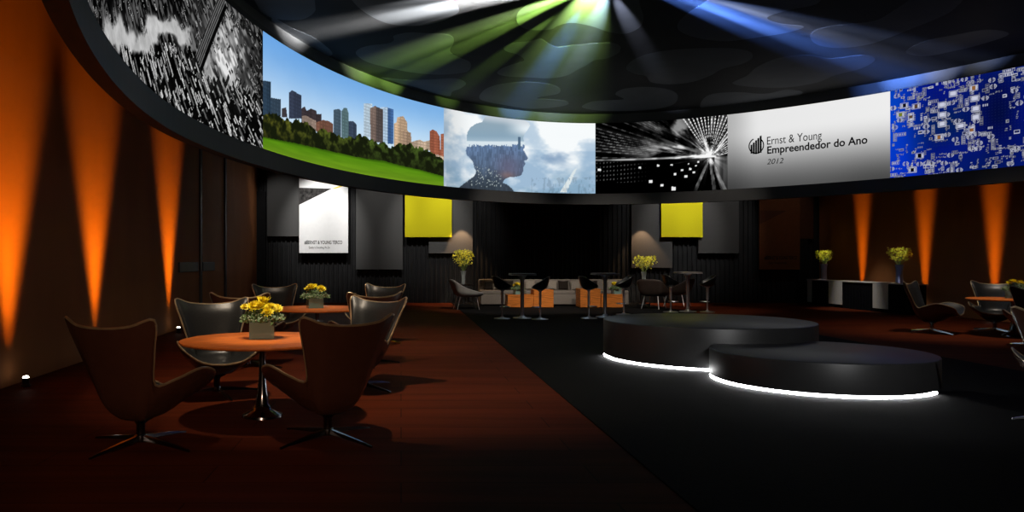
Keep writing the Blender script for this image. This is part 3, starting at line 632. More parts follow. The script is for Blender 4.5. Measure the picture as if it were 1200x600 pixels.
# ------------------------------------------------------------------ wing chairs
pole_o = (0, .02, .205)
OUT = [[(0, .13, .225), (0, .25, .36), (0, .345, .62), (0, .43, .85), (0, .465, .955)],
       [(.08, .125, .225), (.145, .24, .36), (.18, .33, .62), (.225, .41, .86), (.24, .44, .975)],
       [(.115, .11, .225), (.20, .205, .36), (.26, .285, .62), (.355, .35, .88), (.41, .375, 1.025)],
       [(.125, .09, .23), (.215, .17, .36), (.27, .235, .53), (.315, .275, .68), (.35, .295, .79)],
       [(.13, .06, .235), (.22, .12, .34), (.262, .165, .42), (.272, .182, .485), (.275, .19, .52)],
       [(.15, .01, .24), (.26, .03, .355), (.32, .045, .45), (.35, .045, .51), (.362, .04, .545)],
       [(.155, -.08, .243), (.28, -.12, .355), (.37, -.16, .46), (.42, -.19, .55), (.435, -.20, .605)],
       [(.13, -.14, .245), (.245, -.25, .34), (.335, -.36, .42), (.385, -.43, .485), (.395, -.45, .535)],
       [(.07, -.17, .245), (.14, -.29, .32), (.19, -.41, .365), (.217, -.47, .397), (.225, -.49, .415)],
       [(0, -.18, .245), (0, -.30, .315), (0, -.41, .345), (0, -.47, .366), (0, -.49, .378)]]
INN = [[(0, .14, .385), (0, .26, .43), (0, .315, .62), (0, .38, .85), (0, .445, .958)],
       [(.10, .13, .385), (.14, .24, .43), (.155, .295, .62), (.20, .36, .86), (.235, .422, .977)],
       [(.14, .11, .385), (.195, .195, .43), (.225, .245, .62), (.315, .305, .88), (.398, .36, 1.022)],
       [(.155, .08, .388), (.205, .14, .43), (.23, .19, .53), (.275, .225, .68), (.338, .28, .79)],
       [(.16, .04, .388), (.21, .09, .42), (.225, .125, .455), (.245, .15, .49), (.267, .178, .522)],
       [(.18, -.02, .388), (.26, .01, .42), (.29, .02, .46), (.32, .025, .51), (.353, .03, .548)],
       [(.19, -.12, .388), (.27, -.15, .42), (.325, -.165, .47), (.375, -.18, .55), (.423, -.195, .608)],
       [(.16, -.20, .386), (.23, -.28, .40), (.29, -.345, .435), (.34, -.395, .488), (.383, -.438, .538)],
       [(.09, -.24, .385), (.14, -.33, .388), (.17, -.395, .392), (.195, -.44, .40), (.217, -.48, .418)],
       [(0, -.25, .385), (0, -.34, .385), (0, -.40, .383), (0, -.44, .383), (0, -.48, .382)]]
Go, Gi = shell_grid(OUT, pole_o), shell_grid(INN, (0, -.03, .382))
def wing_chair(metal, spin):
    t = thing('swivel_chair', 'x', 'chair')
    grid_mb(Go, True).build('outer_shell', M['leather_out'], t, True)
    grid_mb(Gi).build('upholstery', M['leather_in'], t, True)
    rim = [(Vector(a) + Vector(b)) / 2 for a, b in zip(Go[:, -1], Gi[:, -1])]
    MB().tube(rim, .011, 8, True).build('piping', M['piping'], t, True)
    MB().lathe([(.034, .07), (.034, .17), (.05, .19), (.10, .215)], n=20).build('column', M[metal], t, True)
    hub = MB().lathe([(.0, .035), (.045, .035), (.05, .05), (.045, .085), (.03, .095)], n=20).build('hub', M[metal], t, True)
    for k in range(4):
        a = spin + k * PI / 2; ca, sa = math.cos(a), math.sin(a); mb = MB()
        secs = [(.03, .022, .045, .085), (.2, .02, .035, .064), (.40, .014, .018, .036), (.5, .009, .004, .018)]; P = []
        for r, wd, z0, z1 in secs:
            for s, z in ((-1, z0), (1, z0), (.6, z1), (-.6, z1)): P.append((r * ca - s * wd * sa, r * sa + s * wd * ca, z))
        fs = [(i * 4 + k2, i * 4 + (k2 + 1) % 4, (i + 1) * 4 + (k2 + 1) % 4, (i + 1) * 4 + k2) for i in range(3) for k2 in range(4)] + [(3, 2, 1, 0), (12, 13, 14, 15)]
        mb.add(P, fs).build('leg', M[metal], t)
    return t
CH = [  # x px, floor y px, turn away from the line of sight, chrome, label
    (165, 522, 38, 0, 'black leather swivel chair nearest the left wall, seen from behind'),
    (384, 514, -26, 0, 'black leather swivel chair seen from behind, right of the near table pedestal'),
    (254, 462, 172, 0, 'black leather swivel chair facing us across the near wooden table'),
    (421, 455, 218, 0, 'black leather swivel chair facing the near table, partly hidden behind a chair back'),
    (291, 430, 18, 0, 'black leather swivel chair with its back to us behind the near table flowers'),
    (428, 427, -22, 0, 'black leather swivel chair with its back to us at the far table, mostly hidden'),
    (326, 402, 170, 0, 'black leather swivel chair facing us behind the far table, beside its flowers'),
    (441, 401, 207, 0, 'black leather swivel chair nearest the slatted wall, right of the far table'),
    (1092, 390, 104, 1, 'black leather swivel chair on chrome star base beside the draped counter'),
    (1166, 389, 180, 1, 'black leather swivel chair facing us across the table by the right wall'),
    (1216, 407, -8, 1, 'black leather swivel chair with its back to us at the right edge'),
    (1256, 495, 0, 1, 'black leather swivel chair on the black carpet, nearly all cut off by the right edge')]
protos = [wing_chair('dark_chrome', .35), wing_chair('chrome', .12)]; used = [False, False]
for px, py, turn, kind, lb in CH:
    o = protos[kind]
    if used[kind]: o = copy_tree(protos[kind])
    used[kind] = True
    D = dfloor(py); x = at(px, D); z = .012 if (1.72 < x < 8.1) else 0
    o.location = (x, D, z); o.rotation_euler = (0, 0, PI - math.atan2(x, D) - math.radians(turn)); o['label'] = lb; o['group'] = 'leather swivel chairs'
    legs = [c for c in COL.objects if c.parent == o and c.name.startswith(('leg', 'hub'))]
    spin = {165: .75, 384: .5, 254: .2, 1092: .05, 1166: .0, 1216: .0, 1256: 2.92}.get(px)
    if spin is not None:
        for c in legs: c.rotation_euler = (0, 0, spin - o.rotation_euler[2])

# ------------------------------------------------------------------ round tables and their flowers
def round_table(label, x, y):
    t = thing('round_table', label, 'table', (x, y, 0), 0, 'round wooden tables')
    MB().lathe([(.70, .688), (.745, .694), (.757, .706), (.754, .717), (.74, .721)], n=72).build('table_top', M['table'], t, True)
    MB().lathe([(.10, .686), (.05, .67), (.032, .62), (.030, .50), (.034, .36), (.046, .22), (.066, .12), (.09, .065), (.15, .034), (.185, .020), (.19, .0)], n=32).build('pedestal', M['dark_chrome'], t, True)
    return t
T = [(-1.30, 7.2), (-1.30, 11.9), (11.8, 14.8)]
for (x, y), lb in zip(T, ('round cherry wood table nearest us, with the larger looking flower cube', 'round cherry wood table farther back, toward the slatted wall', 'round cherry wood table by the right wall, cut by the frame')): round_table(lb, x, y)

def petals(mb, c, r, n, tilt, rng):
    ax = Vector((math.cos(tilt[1]) * math.sin(tilt[0]), math.sin(tilt[1]) * math.sin(tilt[0]), math.cos(tilt[0])))
    u = ax.orthogonal().normalized(); v = ax.cross(u)
    for layer, (rr, up) in enumerate(((1, .12), (.72, .38), (.42, .6))):
        for k in range(n):
            a = 2 * PI * (k + .5 * layer) / n; d = u * math.cos(a) + v * math.sin(a); e = ax.cross(d)
            tip = Vector(c) + d * r * rr + ax * r * up; mid = Vector(c) + d * r * rr * .6 + ax * r * (up * .45); w_ = r * .19
            b0 = Vector(c) + d * r * .08
            mb.add([b0, mid + e * w_, tip, mid - e * w_], [(0, 1, 2, 3)])
    return mb
def leafy(mb, c, s, rng):
    d = Vector((rng.uniform(-1, 1), rng.uniform(-1, 1), rng.uniform(-.2, 1))).normalized(); u = d.orthogonal().normalized() * s * .35
    c = Vector(c); mb.add([c, c + d * s * .5 + u, c + d * s, c + d * s * .5 - u], [(0, 1, 2, 3)])
def blob(mb, c, r):
    P = [(r, 0, 0), (-r, 0, 0), (0, r, 0), (0, -r, 0), (0, 0, r), (0, 0, -r)]
    mb.add([(c[0] + a, c[1] + b, c[2] + d) for a, b, d in P], [(0, 2, 4), (2, 1, 4), (1, 3, 4), (3, 0, 4), (2, 0, 5), (1, 2, 5), (3, 1, 5), (0, 3, 5)])
def flower_cube(x, y, z, label, heads, seed, rz, s=1.0):
    rng = random.Random(seed); t = thing('flower_arrangement', label, 'flowers', (x, y, z), rz, 'low flower arrangements')
    h = .175 * s; a = .115 * s
    v = MB().box((0, 0, h / 2), (2 * a, 2 * a, h), bev=.006)
    # open glass box: outer skin and an inner skin
    g = MB(); tkn = .006
    ring = lambda q, zz: [(-q, -q, zz), (q, -q, zz), (q, q, zz), (-q, q, zz)]
    P = ring(a, 0) + ring(a, h) + ring(a - tkn, h) + ring(a - tkn, .012)
    fs = [(3, 2, 1, 0)] + [(r * 4 + k, r * 4 + (k + 1) % 4, (r + 1) * 4 + (k + 1) % 4, (r + 1) * 4 + k) for r in range(3) for k in range(4)] + [(12, 13, 14, 15)]
    g.add(P, fs).build('glass_vase', M['glass'], t)
    st = MB()
    for k in range(34):
        p0 = (rng.uniform(-.07, .07) * s, rng.uniform(-.07, .07) * s, .016); p1 = (rng.uniform(-.1, .1) * s, rng.uniform(-.1, .1) * s, h + .05)
        st.tube([p0, p1], .004, 5)
    st.build('stems', M['stem'], t)
    lf = MB(); bd = MB()
    for k in range(520):
        th = rng.uniform(0, 2 * PI); r = (.21 * math.sqrt(rng.random())) * s; zz = h + (.01 + .10 * rng.random() * (1 - (r / (.24 * s)) ** 2)) * s - .03 * (r > .13 * s)
        leafy(lf, (r * math.cos(th), r * math.sin(th), zz), rng.uniform(.03, .06) * s, rng)
        if k % 2 == 0: blob(bd, (r * 1.05 * math.cos(th), r * 1.05 * math.sin(th), zz + .02), .007 * s)
    lf.build('foliage', M['leaf'], t); tag(bd.build('buds', M['bud'], t), kind='stuff')
    for hx, hy, hz, hr in heads:
        f = petals(MB(), (0, 0, 0), hr * s, 13, (rng.uniform(.2, .8), rng.uniform(PI, 2 * PI)), rng)
        f.build('flower_head', M['yellow'], t, loc=(hx * s, hy * s, h + hz * s))
H1 = [(-.02, -.06, .12, .085), (.08, -.05, .11, .08), (-.09, -.04, .12, .07), (.03, .04, .16, .085), (.13, .02, .10, .07), (-.07, .06, .13, .075), (-.16, -.02, .12, .05), (.05, -.11, .075, .075), (.0, .0, .17, .08)]
H2 = [(-.07, -.02, .14, .10), (.09, -.03, .12, .09), (-.01, .05, .15, .075), (.12, .06, .11, .07), (-.10, .05, .11, .07)]
flower_cube(at(307.5, 7.3), 7.3, .722, 'glass cube of yellow daisies and greenery on the nearest wooden table', H1, 3, .12)
flower_cube(at(369, 11.9), 11.9, .722, 'glass cube of yellow daisies on the farther wooden table', H2, 4, .3, 1.0)
flower_cube(at(1190, 14.9), 14.9, .722, 'glass cube of flowers on the table by the right wall', H2, 5, .2, 1.0)

def vase_spray(x, y, z, label, seed, vm, hv, spread, hb, tilt=0, heads=300, shape='flare'):
    rng = random.Random(seed); t = thing('flower_vase', label, 'vase of flowers', (x, y, z), 0, 'tall flower vases')
    prof = [(.07, 0), (.075, .01), (.06, .08), (.062, .2), (.085, .3), (.10, .36), (.09, .36), (.05, .2), (.048, .03)] if shape == 'flare' else [(.085, 0), (.095, .01), (.088, .12), (.085, .3), (.10, .42), (.115, .46), (.105, .46), (.075, .3), (.07, .03)]
    k = hv / prof[5][1] if shape == 'flare' else hv / .46
    MB().lathe([(r, zz * k) for r, zz in prof], n=24).build('vase', M[vm], t, True)
    st = MB(); bl = MB()
    for q in range(24):
        th = rng.uniform(0, 2 * PI); r = spread * math.sqrt(rng.random()) * .8; st.tube([(rng.uniform(-.03, .03), rng.uniform(-.03, .03), .03), (r * .2 * math.cos(th), r * .2 * math.sin(th), hv), (r * math.cos(th) + tilt, r * math.sin(th), hv + hb * rng.uniform(.45, .9))], .005, 4)
    st.build('stems', M['stem'], t)
    for q in range(heads):
        th = rng.uniform(0, 2 * PI); f = rng.random() ** .7; zz = .22 + .78 * f; r = spread * math.sqrt(rng.random()) * (.25 + .75 * math.sin(min(1, zz * 1.05) * 2.1))
        c = (r * math.cos(th) + tilt * zz, r * math.sin(th), hv + hb * zz + rng.uniform(-.03, .03))
        petals(bl, c, rng.uniform(.022, .045), 5, (rng.uniform(0, 1.5), rng.uniform(0, 6.28)), rng)
    bl.build('blossoms', M['lime'], t)

# ------------------------------------------------------------------ the lounge at the back
def side_table(x, y, h, label):
    t = thing('side_table', label, 'side table', (x, y, .012), 0, 'dark side tables')
    MB().lathe([(.30, h - .03), (.32, h - .022), (.32, h - .006), (.31, h)], n=32).build('table_top', M['black'], t, True)
    MB().lathe([(.05, h - .03), (.035, h - .1), (.035, .06), (.05, .03), (.2, .018), (.21, .0)], n=24).build('pedestal', M['black'], t, True)
D1 = 25.0
side_table(at(543, D1), D1, zat(333.5, D1), 'round black side table behind the grey tub chair')
side_table(at(754.5, D1), D1, zat(332.5, D1), 'round black side table right of the sofas behind brown chairs')
vase_spray(at(543, D1), D1, zat(333.5, D1) + .012, 'tall vase of yellow green blossom left of the sofas', 21, 'clear', .44, .36, .66, 0)
vase_spray(at(754.5, D1), D1, zat(332.5, D1) + .012, 'tall vase of yellow blossom standing right of the sofas', 22, 'clear', .38, .38, .50, .05)

def sofa(x0, x1, D, label):
    w_ = at(x1, D) - at(x0, D); c = (at(x0, D) + at(x1, D)) / 2
    t = thing('sofa', label, 'sofa', (c, D, .012), 0, 'taupe sofas')
    MB().box((0, .42, .21), (w_, .84, .34), bev=.03).build('base', M['sofa'], t, True)
    MB().box((0, .74, .52), (w_, .22, .62), bev=.05).build('backrest', M['sofa'], t, True)
    n = 3
    for k in range(n): MB().box((-w_ / 2 + w_ * (k + .5) / n, .32, .425), (w_ / n - .012, .66, .13), bev=.04).build('seat_cushion', M['sofa'], t, True)
    for sx in (-1, 1):
        for y in (.08, .76): MB().lathe([(.025, 0), (.03, .045)], (sx * (w_ / 2 - .1), y, 0), 12).build('leg', M['black'], t)
    return c, w_
DS = 24.4
sofa(563.5, 641, DS, 'taupe sofa on the side of the grey tub chair')
sofa(643, 737, DS, 'taupe sofa on the side of the brown tub chairs')
def pillow(px, py, wpx, hpx, m, label, lean=.3, tw=0, group='scatter cushions'):
    D = DS + .50; s = D / F; n = 10; mb = MB(); P = []; fs = []
    for side in (1, -1):
        for i in range(n + 1):
            for j in range(n + 1):
                u, v = i / n * 2 - 1, j / n * 2 - 1; b = .075 * ((1 - u ** 4) * (1 - v ** 4)) ** .6
                pin = 1 - .07 * (1 - abs(u) ** 2) * (abs(v) > .99) - .07 * (1 - abs(v) ** 2) * (abs(u) > .99)
                P.append((u * pin * wpx * s / 2, side * b, v * pin * hpx * s / 2))
    N = (n + 1) ** 2
    for sd in range(2):
        for i in range(n):
            for j in range(n):
                q = [sd * N + i * (n + 1) + j, sd * N + (i + 1) * (n + 1) + j, sd * N + (i + 1) * (n + 1) + j + 1, sd * N + i * (n + 1) + j + 1]; fs.append(q if sd else q[::-1])
    o = mb.add(P, fs).build('cushion', m, None, True); o.location = (at(px, D), D - .02, .502 + hpx * s / 2 * .96); o.rotation_euler = (-lean * .6, tw, 0)
    tag(o, label, 'cushion', group)
pillow(572, 337, 11, 11, M['pillow_d'], 'dark cushion in the corner of the sofa by the tub chair')
pillow(584, 336, 10.5, 12, M['pillow_l'], 'light cushion next to the dark corner cushion', tw=.15)
pillow(596, 337, 11, 11, M['pillow_d'], 'dark cushion seen past the nearest bar stool on the sofa')
pillow(621, 336, 13, 12, M['pillow_l'], 'light cushion behind the flowers between two bar stools')
pillow(647, 336, 11.5, 12, M['pillow_l'], 'light cushion at the meeting end of the second sofa', tw=.1)
pillow(660, 337, 12, 11, M['pillow_d'], 'dark cushion between two light cushions on the second sofa')
pillow(674, 336, 12, 12, M['pillow_l'], 'light cushion right of the dark one on the second sofa', tw=-.1)
pillow(694, 337, 12, 11, M['pillow_d'], 'dark cushion behind the bar stool on the second sofa')
pillow(717, 336, 13, 12, M['pillow_l'], 'light cushion at the far right end of the second sofa')

def cube_table(x0, x1, ytop, D, dp, label):
    h = zat(ytop, D); w_ = at(x1, D) - at(x0, D); c = (at(x0, D) + at(x1, D)) / 2
    t = thing('cube_table', label, 'low table', (c, D + dp / 2, .012), 0, 'orange cube tables')
    MB().box((0, 0, (h - .04) / 2 + .012), (w_ - .008, dp - .008, h - .055), bev=.006).build('body', M['orange'], t)
    MB().box((0, 0, h - .032), (w_, dp, .036), bev=.008).build('table_top', M['orange'], t)
cube_table(595, 625.5, 345.5, 23.3, .62, 'low orange woodgrain block holding flowers, left of a taller block')
cube_table(625.5, 649, 339.5, 23.3, .62, 'taller orange woodgrain block behind the second bar stool')
cube_table(680, 704, 338.5, 23.3, .62, 'taller orange woodgrain block behind the stool left of the second bar table')
cube_table(704.5, 731, 345, 23.3, .62, 'low orange woodgrain block holding flowers, right of a taller block')
flower_cube(at(607, 23.6), 23.6, zat(345.5, 23.3), 'small flower arrangement on the low orange block left of the first bar table', H2, 8, .2, 1.0)
flower_cube(at(722, 23.6), 23.6, zat(345, 23.3), 'small flower arrangement on the low orange block right of the second bar table', H2, 9, .2, 1.0)

# bar tables and stools
def bar_table(px, D, label):
    t = thing('bar_table', label, 'bar table', (at(px, D), D, .012), 0, 'chrome bar tables')
    MB().box((0, 0, 1.105), (.60, .60, .035), bev=.012).build('table_top', M['bartop'], t)
    MB().box((0, 0, 1.083), (.605, .605, .012)).build('edge_band', M['bar_chrome'], t)
    MB().lathe([(.045, .03), (.045, .92), (.06, .95), (.06, 1.0), (.11, 1.06), (.13, 1.078)], n=24).build('column', M['bar_chrome'], t, True)
    MB().lathe([(.235, 0), (.24, .008), (.22, .022), (.09, .036), (.05, .07)], n=36).build('base', M['bar_chrome'], t, True)
    return t
bar_table(612, 19.2, 'chrome bar table between the two nearest stools by the carpet edge')
bar_table(709, 19.6, 'chrome bar table behind the left rim of the round stage')
bar_table(806, 21.6, 'chrome bar table standing over the brown tub chairs')
ST = [[(0, .09, .735), (0, .16, .80), (0, .205, .93), (0, .235, 1.055)], [(.08, .08, .735), (.14, .135, .80), (.18, .165, .93), (.205, .18, 1.04)],
      [(.10, .02, .735), (.175, .03, .79), (.215, .035, .86), (.24, .03, .94)], [(.09, -.06, .735), (.16, -.10, .77), (.19, -.13, .80), (.205, -.15, .835)],
      [(0, -.09, .735), (0, -.16, .76), (0, -.195, .775), (0, -.21, .78)]]
Gs = shell_grid(ST, (0, 0, .725))
def stool():
    t = thing('bar_stool', 'x', 'bar stool')
    o = grid_mb(Gs).build('seat', M['black'], t, True); md = o.modifiers.new('thick', 'SOLIDIFY'); md.thickness = .018; md.offset = 0
    MB().lathe([(.09, .725), (.05, .70), (.032, .68), (.032, .36), (.022, .355), (.022, .03)], n=20).build('column', M['bar_chrome'], t, True)
    MB().lathe([(.20, 0), (.205, .008), (.19, .02), (.06, .035), (.03, .06)], n=32).build('base', M['bar_chrome'], t, True)
    mb = MB().tube([(.14 * math.sin(a), -.06 - .14 * math.cos(a), .30) for a in np.linspace(-2.2, 2.2, 15)], .010, 8)
    mb.tube([(.022, 0, .30), (.113, .022, .30)], .010, 6); mb.tube([(-.022, 0, .30), (-.113, .022, .30)], .010, 6)
    mb.build('footrest', M['bar_chrome'], t, True)
    return t
first = stool()
for i, (px, D, rz, lb) in enumerate(((588.5, 19.0, 1.75, 'black tub bar stool on chrome column nearest the grey tub chair'), (633, 18.8, -1.75, 'black tub bar stool in front of the taller left orange block'),
        (690, 19.1, 1.7, 'black tub bar stool in front of the taller right orange block'), (731, 20.4, -1.6, 'black tub bar stool at the right end of the second sofa'),
        (786, 21.4, 1.6, 'black tub bar stool left of the bar table over the brown chairs'), (829, 21.6, -1.7, 'black tub bar stool standing alone before the black slatted wall'))):
    o = first if i == 0 else copy_tree(first)
    o.location = (at(px, D), D, .012 if at(px, D) < 8.1 else 0); o.rotation_euler = (0, 0, rz); tag(o, lb, None, 'black bar stools')

# tub chairs
AT = [[(0, .24, .40), (0, .33, .50), (0, .40, .68), (0, .47, .88)], [(.18, .22, .40), (.27, .30, .50), (.30, .36, .66), (.33, .42, .85)],
      [(.25, .10, .39), (.35, .13, .48), (.38, .15, .58), (.40, .16, .68)], [(.26, -.10, .385), (.36, -.12, .45), (.385, -.13, .51), (.40, -.14, .565)],
      [(.22, -.28, .38), (.30, -.38, .43), (.33, -.42, .46), (.345, -.44, .49)], [(0, -.30, .38), (0, -.40, .415), (0, -.44, .435), (0, -.46, .445)]]
Ga = shell_grid(AT, (0, 0, .375))
def tub_chair(px, D, rz, m, label):
    z = .02 if at(px, D) < 8.4 else .006
    t = thing('tub_chair', label, 'armchair', (at(px, D), D, z), rz, 'tub chairs')
    o = grid_mb(Ga).build('shell', m, t, True); md = o.modifiers.new('thick', 'SOLIDIFY'); md.thickness = .03; md.offset = 0
    MB().lathe([(.27, .40), (.30, .42), (.30, .45), (.26, .475)], (0, -.05, 0), 28).build('seat_cushion', M['pillow_d'], t, True)
    for sx in (-1, 1):
        for y, k in ((-.26, -.08), (.20, .12)):
            MB().tube([(sx * .19, y, .42), (sx * .26, y + k, .0)], .013, 8).build('leg', M['bar_chrome'], t)
    return t
tub_chair(546, 22.6, 1.72, M['armgrey'], 'grey tub chair on slanted chrome legs at the carpet edge')
tub_chair(766, 22.9, 2.5, M['armbrown'], 'brown tub chair on chrome legs, nearer the sofas')
tub_chair(794, 24.3, -2.3, M['armbrown'], 'brown tub chair on chrome legs under the bar table')

# ------------------------------------------------------------------ draped counter and its vases
XC = 13.55; cd0 = lambda px: XC * F / (px - VX)
y0, y1 = cd0(1068), cd0(947)
ct = thing('draped_counter', 'long counter under black drape with white runners by the right wall', 'counter', (XC, (y0 + y1) / 2, 0))
L = y1 - y0; mb = MB(); prof = []; n = int(L / .05)
P = []; fs = []
for k in range(n + 1):
    yy = -L / 2 + L * k / n; P += [(.03 * math.sin(k * 1.9) - .0, yy, 0), (.005, yy, .80)]
fs = [(2 * k, 2 * k + 1, 2 * k + 3, 2 * k + 2) for k in range(n)]
b = len(P); P += [(.4, -L / 2, 0), (.4, -L / 2, .8), (.4, L / 2, 0), (.4, L / 2, .8)]
fs += [(0, b, b + 1, 1), (2 * n, 2 * n + 1, b + 3, b + 2), (b, b + 2, b + 3, b + 1)]
mb.add(P, fs).build('drape', M['drape'], ct)
MB().box((.20, 0, .815), (.48, L + .06, .03), bev=.006).build('worktop', M['runner'], ct)
for a, b_, zb in ((1043, 1025, .10), (989, 973, .10), (953.3, 948, .08)):
    ya, yb = cd0(a) - (y0 + y1) / 2, cd0(b_) - (y0 + y1) / 2
    MB().box((-.052, (ya + yb) / 2, (zb + .835) / 2), (.012, yb - ya, .835 - zb)).box((.19, (ya + yb) / 2, .8335), (.49, yb - ya, .006)).build('runner', M['runner'], ct)
xv = 13.74
vase_spray(xv, xv * F / (1054 - VX), .838, 'tall blue glass vase of yellow flowers at the near end of the counter', 31, 'glass_blue', .50, .30, .45, 0, 260, 'cyl')
vase_spray(xv, xv * F / (965.5 - VX), .838, 'tall blue glass vase of yellow flowers at the far end of the counter', 32, 'glass_blue', .50, .27, .42, 0, 240, 'cyl')

# ------------------------------------------------------------------ round stages
def strip(pts, closed, parent):
    mb = MB(); n = len(pts); P = []; fs = []
    for k, (px, py, nx, ny) in enumerate(pts):
        for d, z in ((-.030, .008), (0, .008), (0, .034), (-.030, .034)): P.append((px + nx * d, py + ny * d, z))
    for k in range(n - 1):
        for q in range(4): fs.append((k * 4 + q, k * 4 + (q + 1) % 4, (k + 1) * 4 + (q + 1) % 4, (k + 1) * 4 + q))
    fs += [(3, 2, 1, 0), (n * 4 - 4, n * 4 - 3, n * 4 - 2, n * 4 - 1)]
    mb.add(P, fs).build('light_strip', M['led'], parent)
def platform(outline, h, parent, c, inset=.10):
    """outline: (x, y, nx, ny); a sharp wall with a small rounded top edge, on a recessed plinth"""
    n = len(outline); P = []; fs = []
    for d, z in ((0, .05), (0, h - .014), (-.005, h - .004), (-.014, h)): P += [(x + nx * d - c[0], y + ny * d - c[1], z) for x, y, nx, ny in outline]
    for rr in range(3):
        for k in range(n): fs.append((rr * n + k, rr * n + (k + 1) % n, (rr + 1) * n + (k + 1) % n, (rr + 1) * n + k))
    fs += [tuple(range(n))[::-1], tuple(3 * n + k for k in range(n))]
    MB().add(P, fs).build('platform', M['stage'], parent, True)
    MB().slab([(x - nx * inset - c[0], y - ny * inset - c[1]) for x, y, nx, ny in outline], 0, .05).build('plinth', M['blackmat'], parent)
(ax, ay, ar, ah), (bx_, by_, br_, bh) = (4.506, 11.35, 1.467, .565), (4.98, 9.17, 1.208, .37)
circ = lambda x, y, r_, a: (x + r_ * math.cos(a), y + r_ * math.sin(a), math.cos(a), math.sin(a))
dd = math.hypot(bx_ - ax, by_ - ay); base = math.atan2(by_ - ay, bx_ - ax)
ia = math.acos((dd * dd + ar * ar - br_ * br_) / (2 * dd * ar)); ib = math.acos((dd * dd + br_ * br_ - ar * ar) / (2 * dd * br_))
ta = thing('round_stage', 'taller round black stage behind the lower one, with glowing base strip', 'stage', (ax, ay, .012), 0, 'round black stages')
platform([circ(ax, ay, ar, 2 * PI * k / 180) for k in range(180)], ah, ta, (ax, ay))
strip([(q[0] - ax, q[1] - ay, q[2], q[3]) for q in (circ(ax, ay, ar - .006, a) for a in np.linspace(base - ia + .02 - 1.55, base - ia - .01, 80))], False, ta)
tb = thing('round_stage', 'lower round black stage in front, with glowing base strip', 'stage', (bx_, by_, .012), 0, 'round black stages')
outer = [circ(bx_, by_, br_, a) for a in np.linspace(base + PI + ib + .004, base + 3 * PI - ib - .004, 150)]
inner = [(q[0], q[1], -q[2], -q[3]) for q in (circ(ax, ay, ar + .006, a) for a in np.linspace(base + ia - .004, base - ia + .004, 60))]
platform(outer + inner[1:-1], bh, tb, (bx_, by_))
strip([(q[0] - bx_, q[1] - by_, q[2], q[3]) for q in (circ(bx_, by_, br_ - .006, a) for a in np.linspace(base + PI + ib + .02, base + PI + ib + .02 + 2.98, 130))], False, tb)

# ------------------------------------------------------------------ lights
def spot(name, loc, tgt, power, size, col=(1, 1, 1), blend=.6, rad=.05, scale=None):
    l = bpy.data.lights.new(name, 'SPOT'); l.energy = power; l.spot_size = math.radians(size); l.spot_blend = blend; l.color = col; l.shadow_soft_size = rad
    o = bpy.data.objects.new(name, l); COL.objects.link(o); o.location = loc
    o.rotation_euler = (Vector(tgt) - Vector(loc)).to_track_quat('-Z', 'Y').to_euler()
    if scale: o.scale = scale
    return o
AMB = (1, .36, .012)
def uplight(x, y, label):
    t = thing('uplight', label, 'floor lamp', (x, y, 0), 0, 'floor uplights along the walls')
    MB().lathe([(.055, 0), (.06, .01), (.055, .02), (.04, .03), (.04, .09), (.045, .10), (.036, .10), (.036, .09)], n=24).build('housing', M['black'], t, True)
    MB().lathe([(.036, .095), (.034, .108), (.022, .120), (.0, .124)], n=24, cap=False).build('lens', M['lens'], t, True)
UL = [(8.9, 'L', 'small floor uplight by the left wall, nearest us'), (11.56, 'L', 'small floor uplight by the left wall, behind the nearest chair'), (15.5, 'L', 'small floor uplight by the left wall, beside the chair facing us'),
      (23.8, 'R', 'small floor uplight hidden behind the draped counter, farther one'), (20.96, 'R', 'small floor uplight behind the chair beside the counter'), (18.5, 'R', 'small floor uplight by the right wall, beside the wooden table')]
for y, sd, lb in UL:
    if sd == 'L':
        xw = wall_x(y); x = xw + .20; uplight(x, y, lb)
        spot('uplight_beam', (x, y, .13), (xw, y, 7.0), 4200, 22, AMB, 1.0, .10, (1.9, 1, 1))
        spot('uplight_beam', (x, y, .13), (xw, y, 2.0), 110, 42, AMB, 1.0, .08, (1.0, 1, 1))
    else:
        xw = XR; x = xw - .15; uplight(x, y, lb)
        spot('uplight_beam', (x, y, .13), (xw, y, 7.5), 4200, 14, AMB, 1.0, .11, (1.4, 1, 1))
        spot('uplight_beam', (x, y, .13), (xw, y, 2.4), 90, 24, AMB, 1.0, .05, (1.0, 1, 1))
# house lights over the seating, with added fill spots among them
spot('seating_light', (-2.0, 6.9, 5.4), (-.4, 9.2, 0), 800, 72, (1, .82, .62), 1.0, .12)
spot('seating_light', (-1.0, 12.5, 5.4), (-.3, 14, 0), 420, 62, (1, .80, .60), 1.0, .12)
spot('seating_light', (-.6, -2.6, 2.3), (-1.4, 6.2, .65), 720, 30, (1, .66, .45), 1.0, .3)  # unseen fill added behind the camera to warm the chair backs
spot('table_fill', (-1.0, 7.0, 5.4), (-1.3, 7.2, .7), 540, 14, (1, .85, .65), .8, .05)  # added pin spots that brighten the table tops and their flowers
spot('table_fill', (-1.0, 11.6, 5.4), (-1.3, 11.9, .7), 480, 14, (1, .85, .65), .8, .05)
spot('seating_light', (10.5, 14, 5.4), (11.5, 15.5, 0), 450, 70, (1, .86, .72), 1.0, .12)
for x, pw in ((3.0, 900), (5.6, 700), (8.2, 420)):  # added spots that lift the sofas, blocks and chrome out of the dark
    spot('lounge_fill', (x, 17.4, 5.4), (x + .2, 22.8, .4), pw * 1.1, 44, (1, .9, .78), .8, .15)
for px, D, z, pw in ((543, 25.0, 1.55, 900), (754.5, 25.0, 1.5, 900)):  # added pin spots that brighten the blossom beside the sofas
    spot('flower_fill', (at(px, D), D - 2.6, 5.4), (at(px, D), D, z), pw, 15, (1, .95, .8), .7, .03)
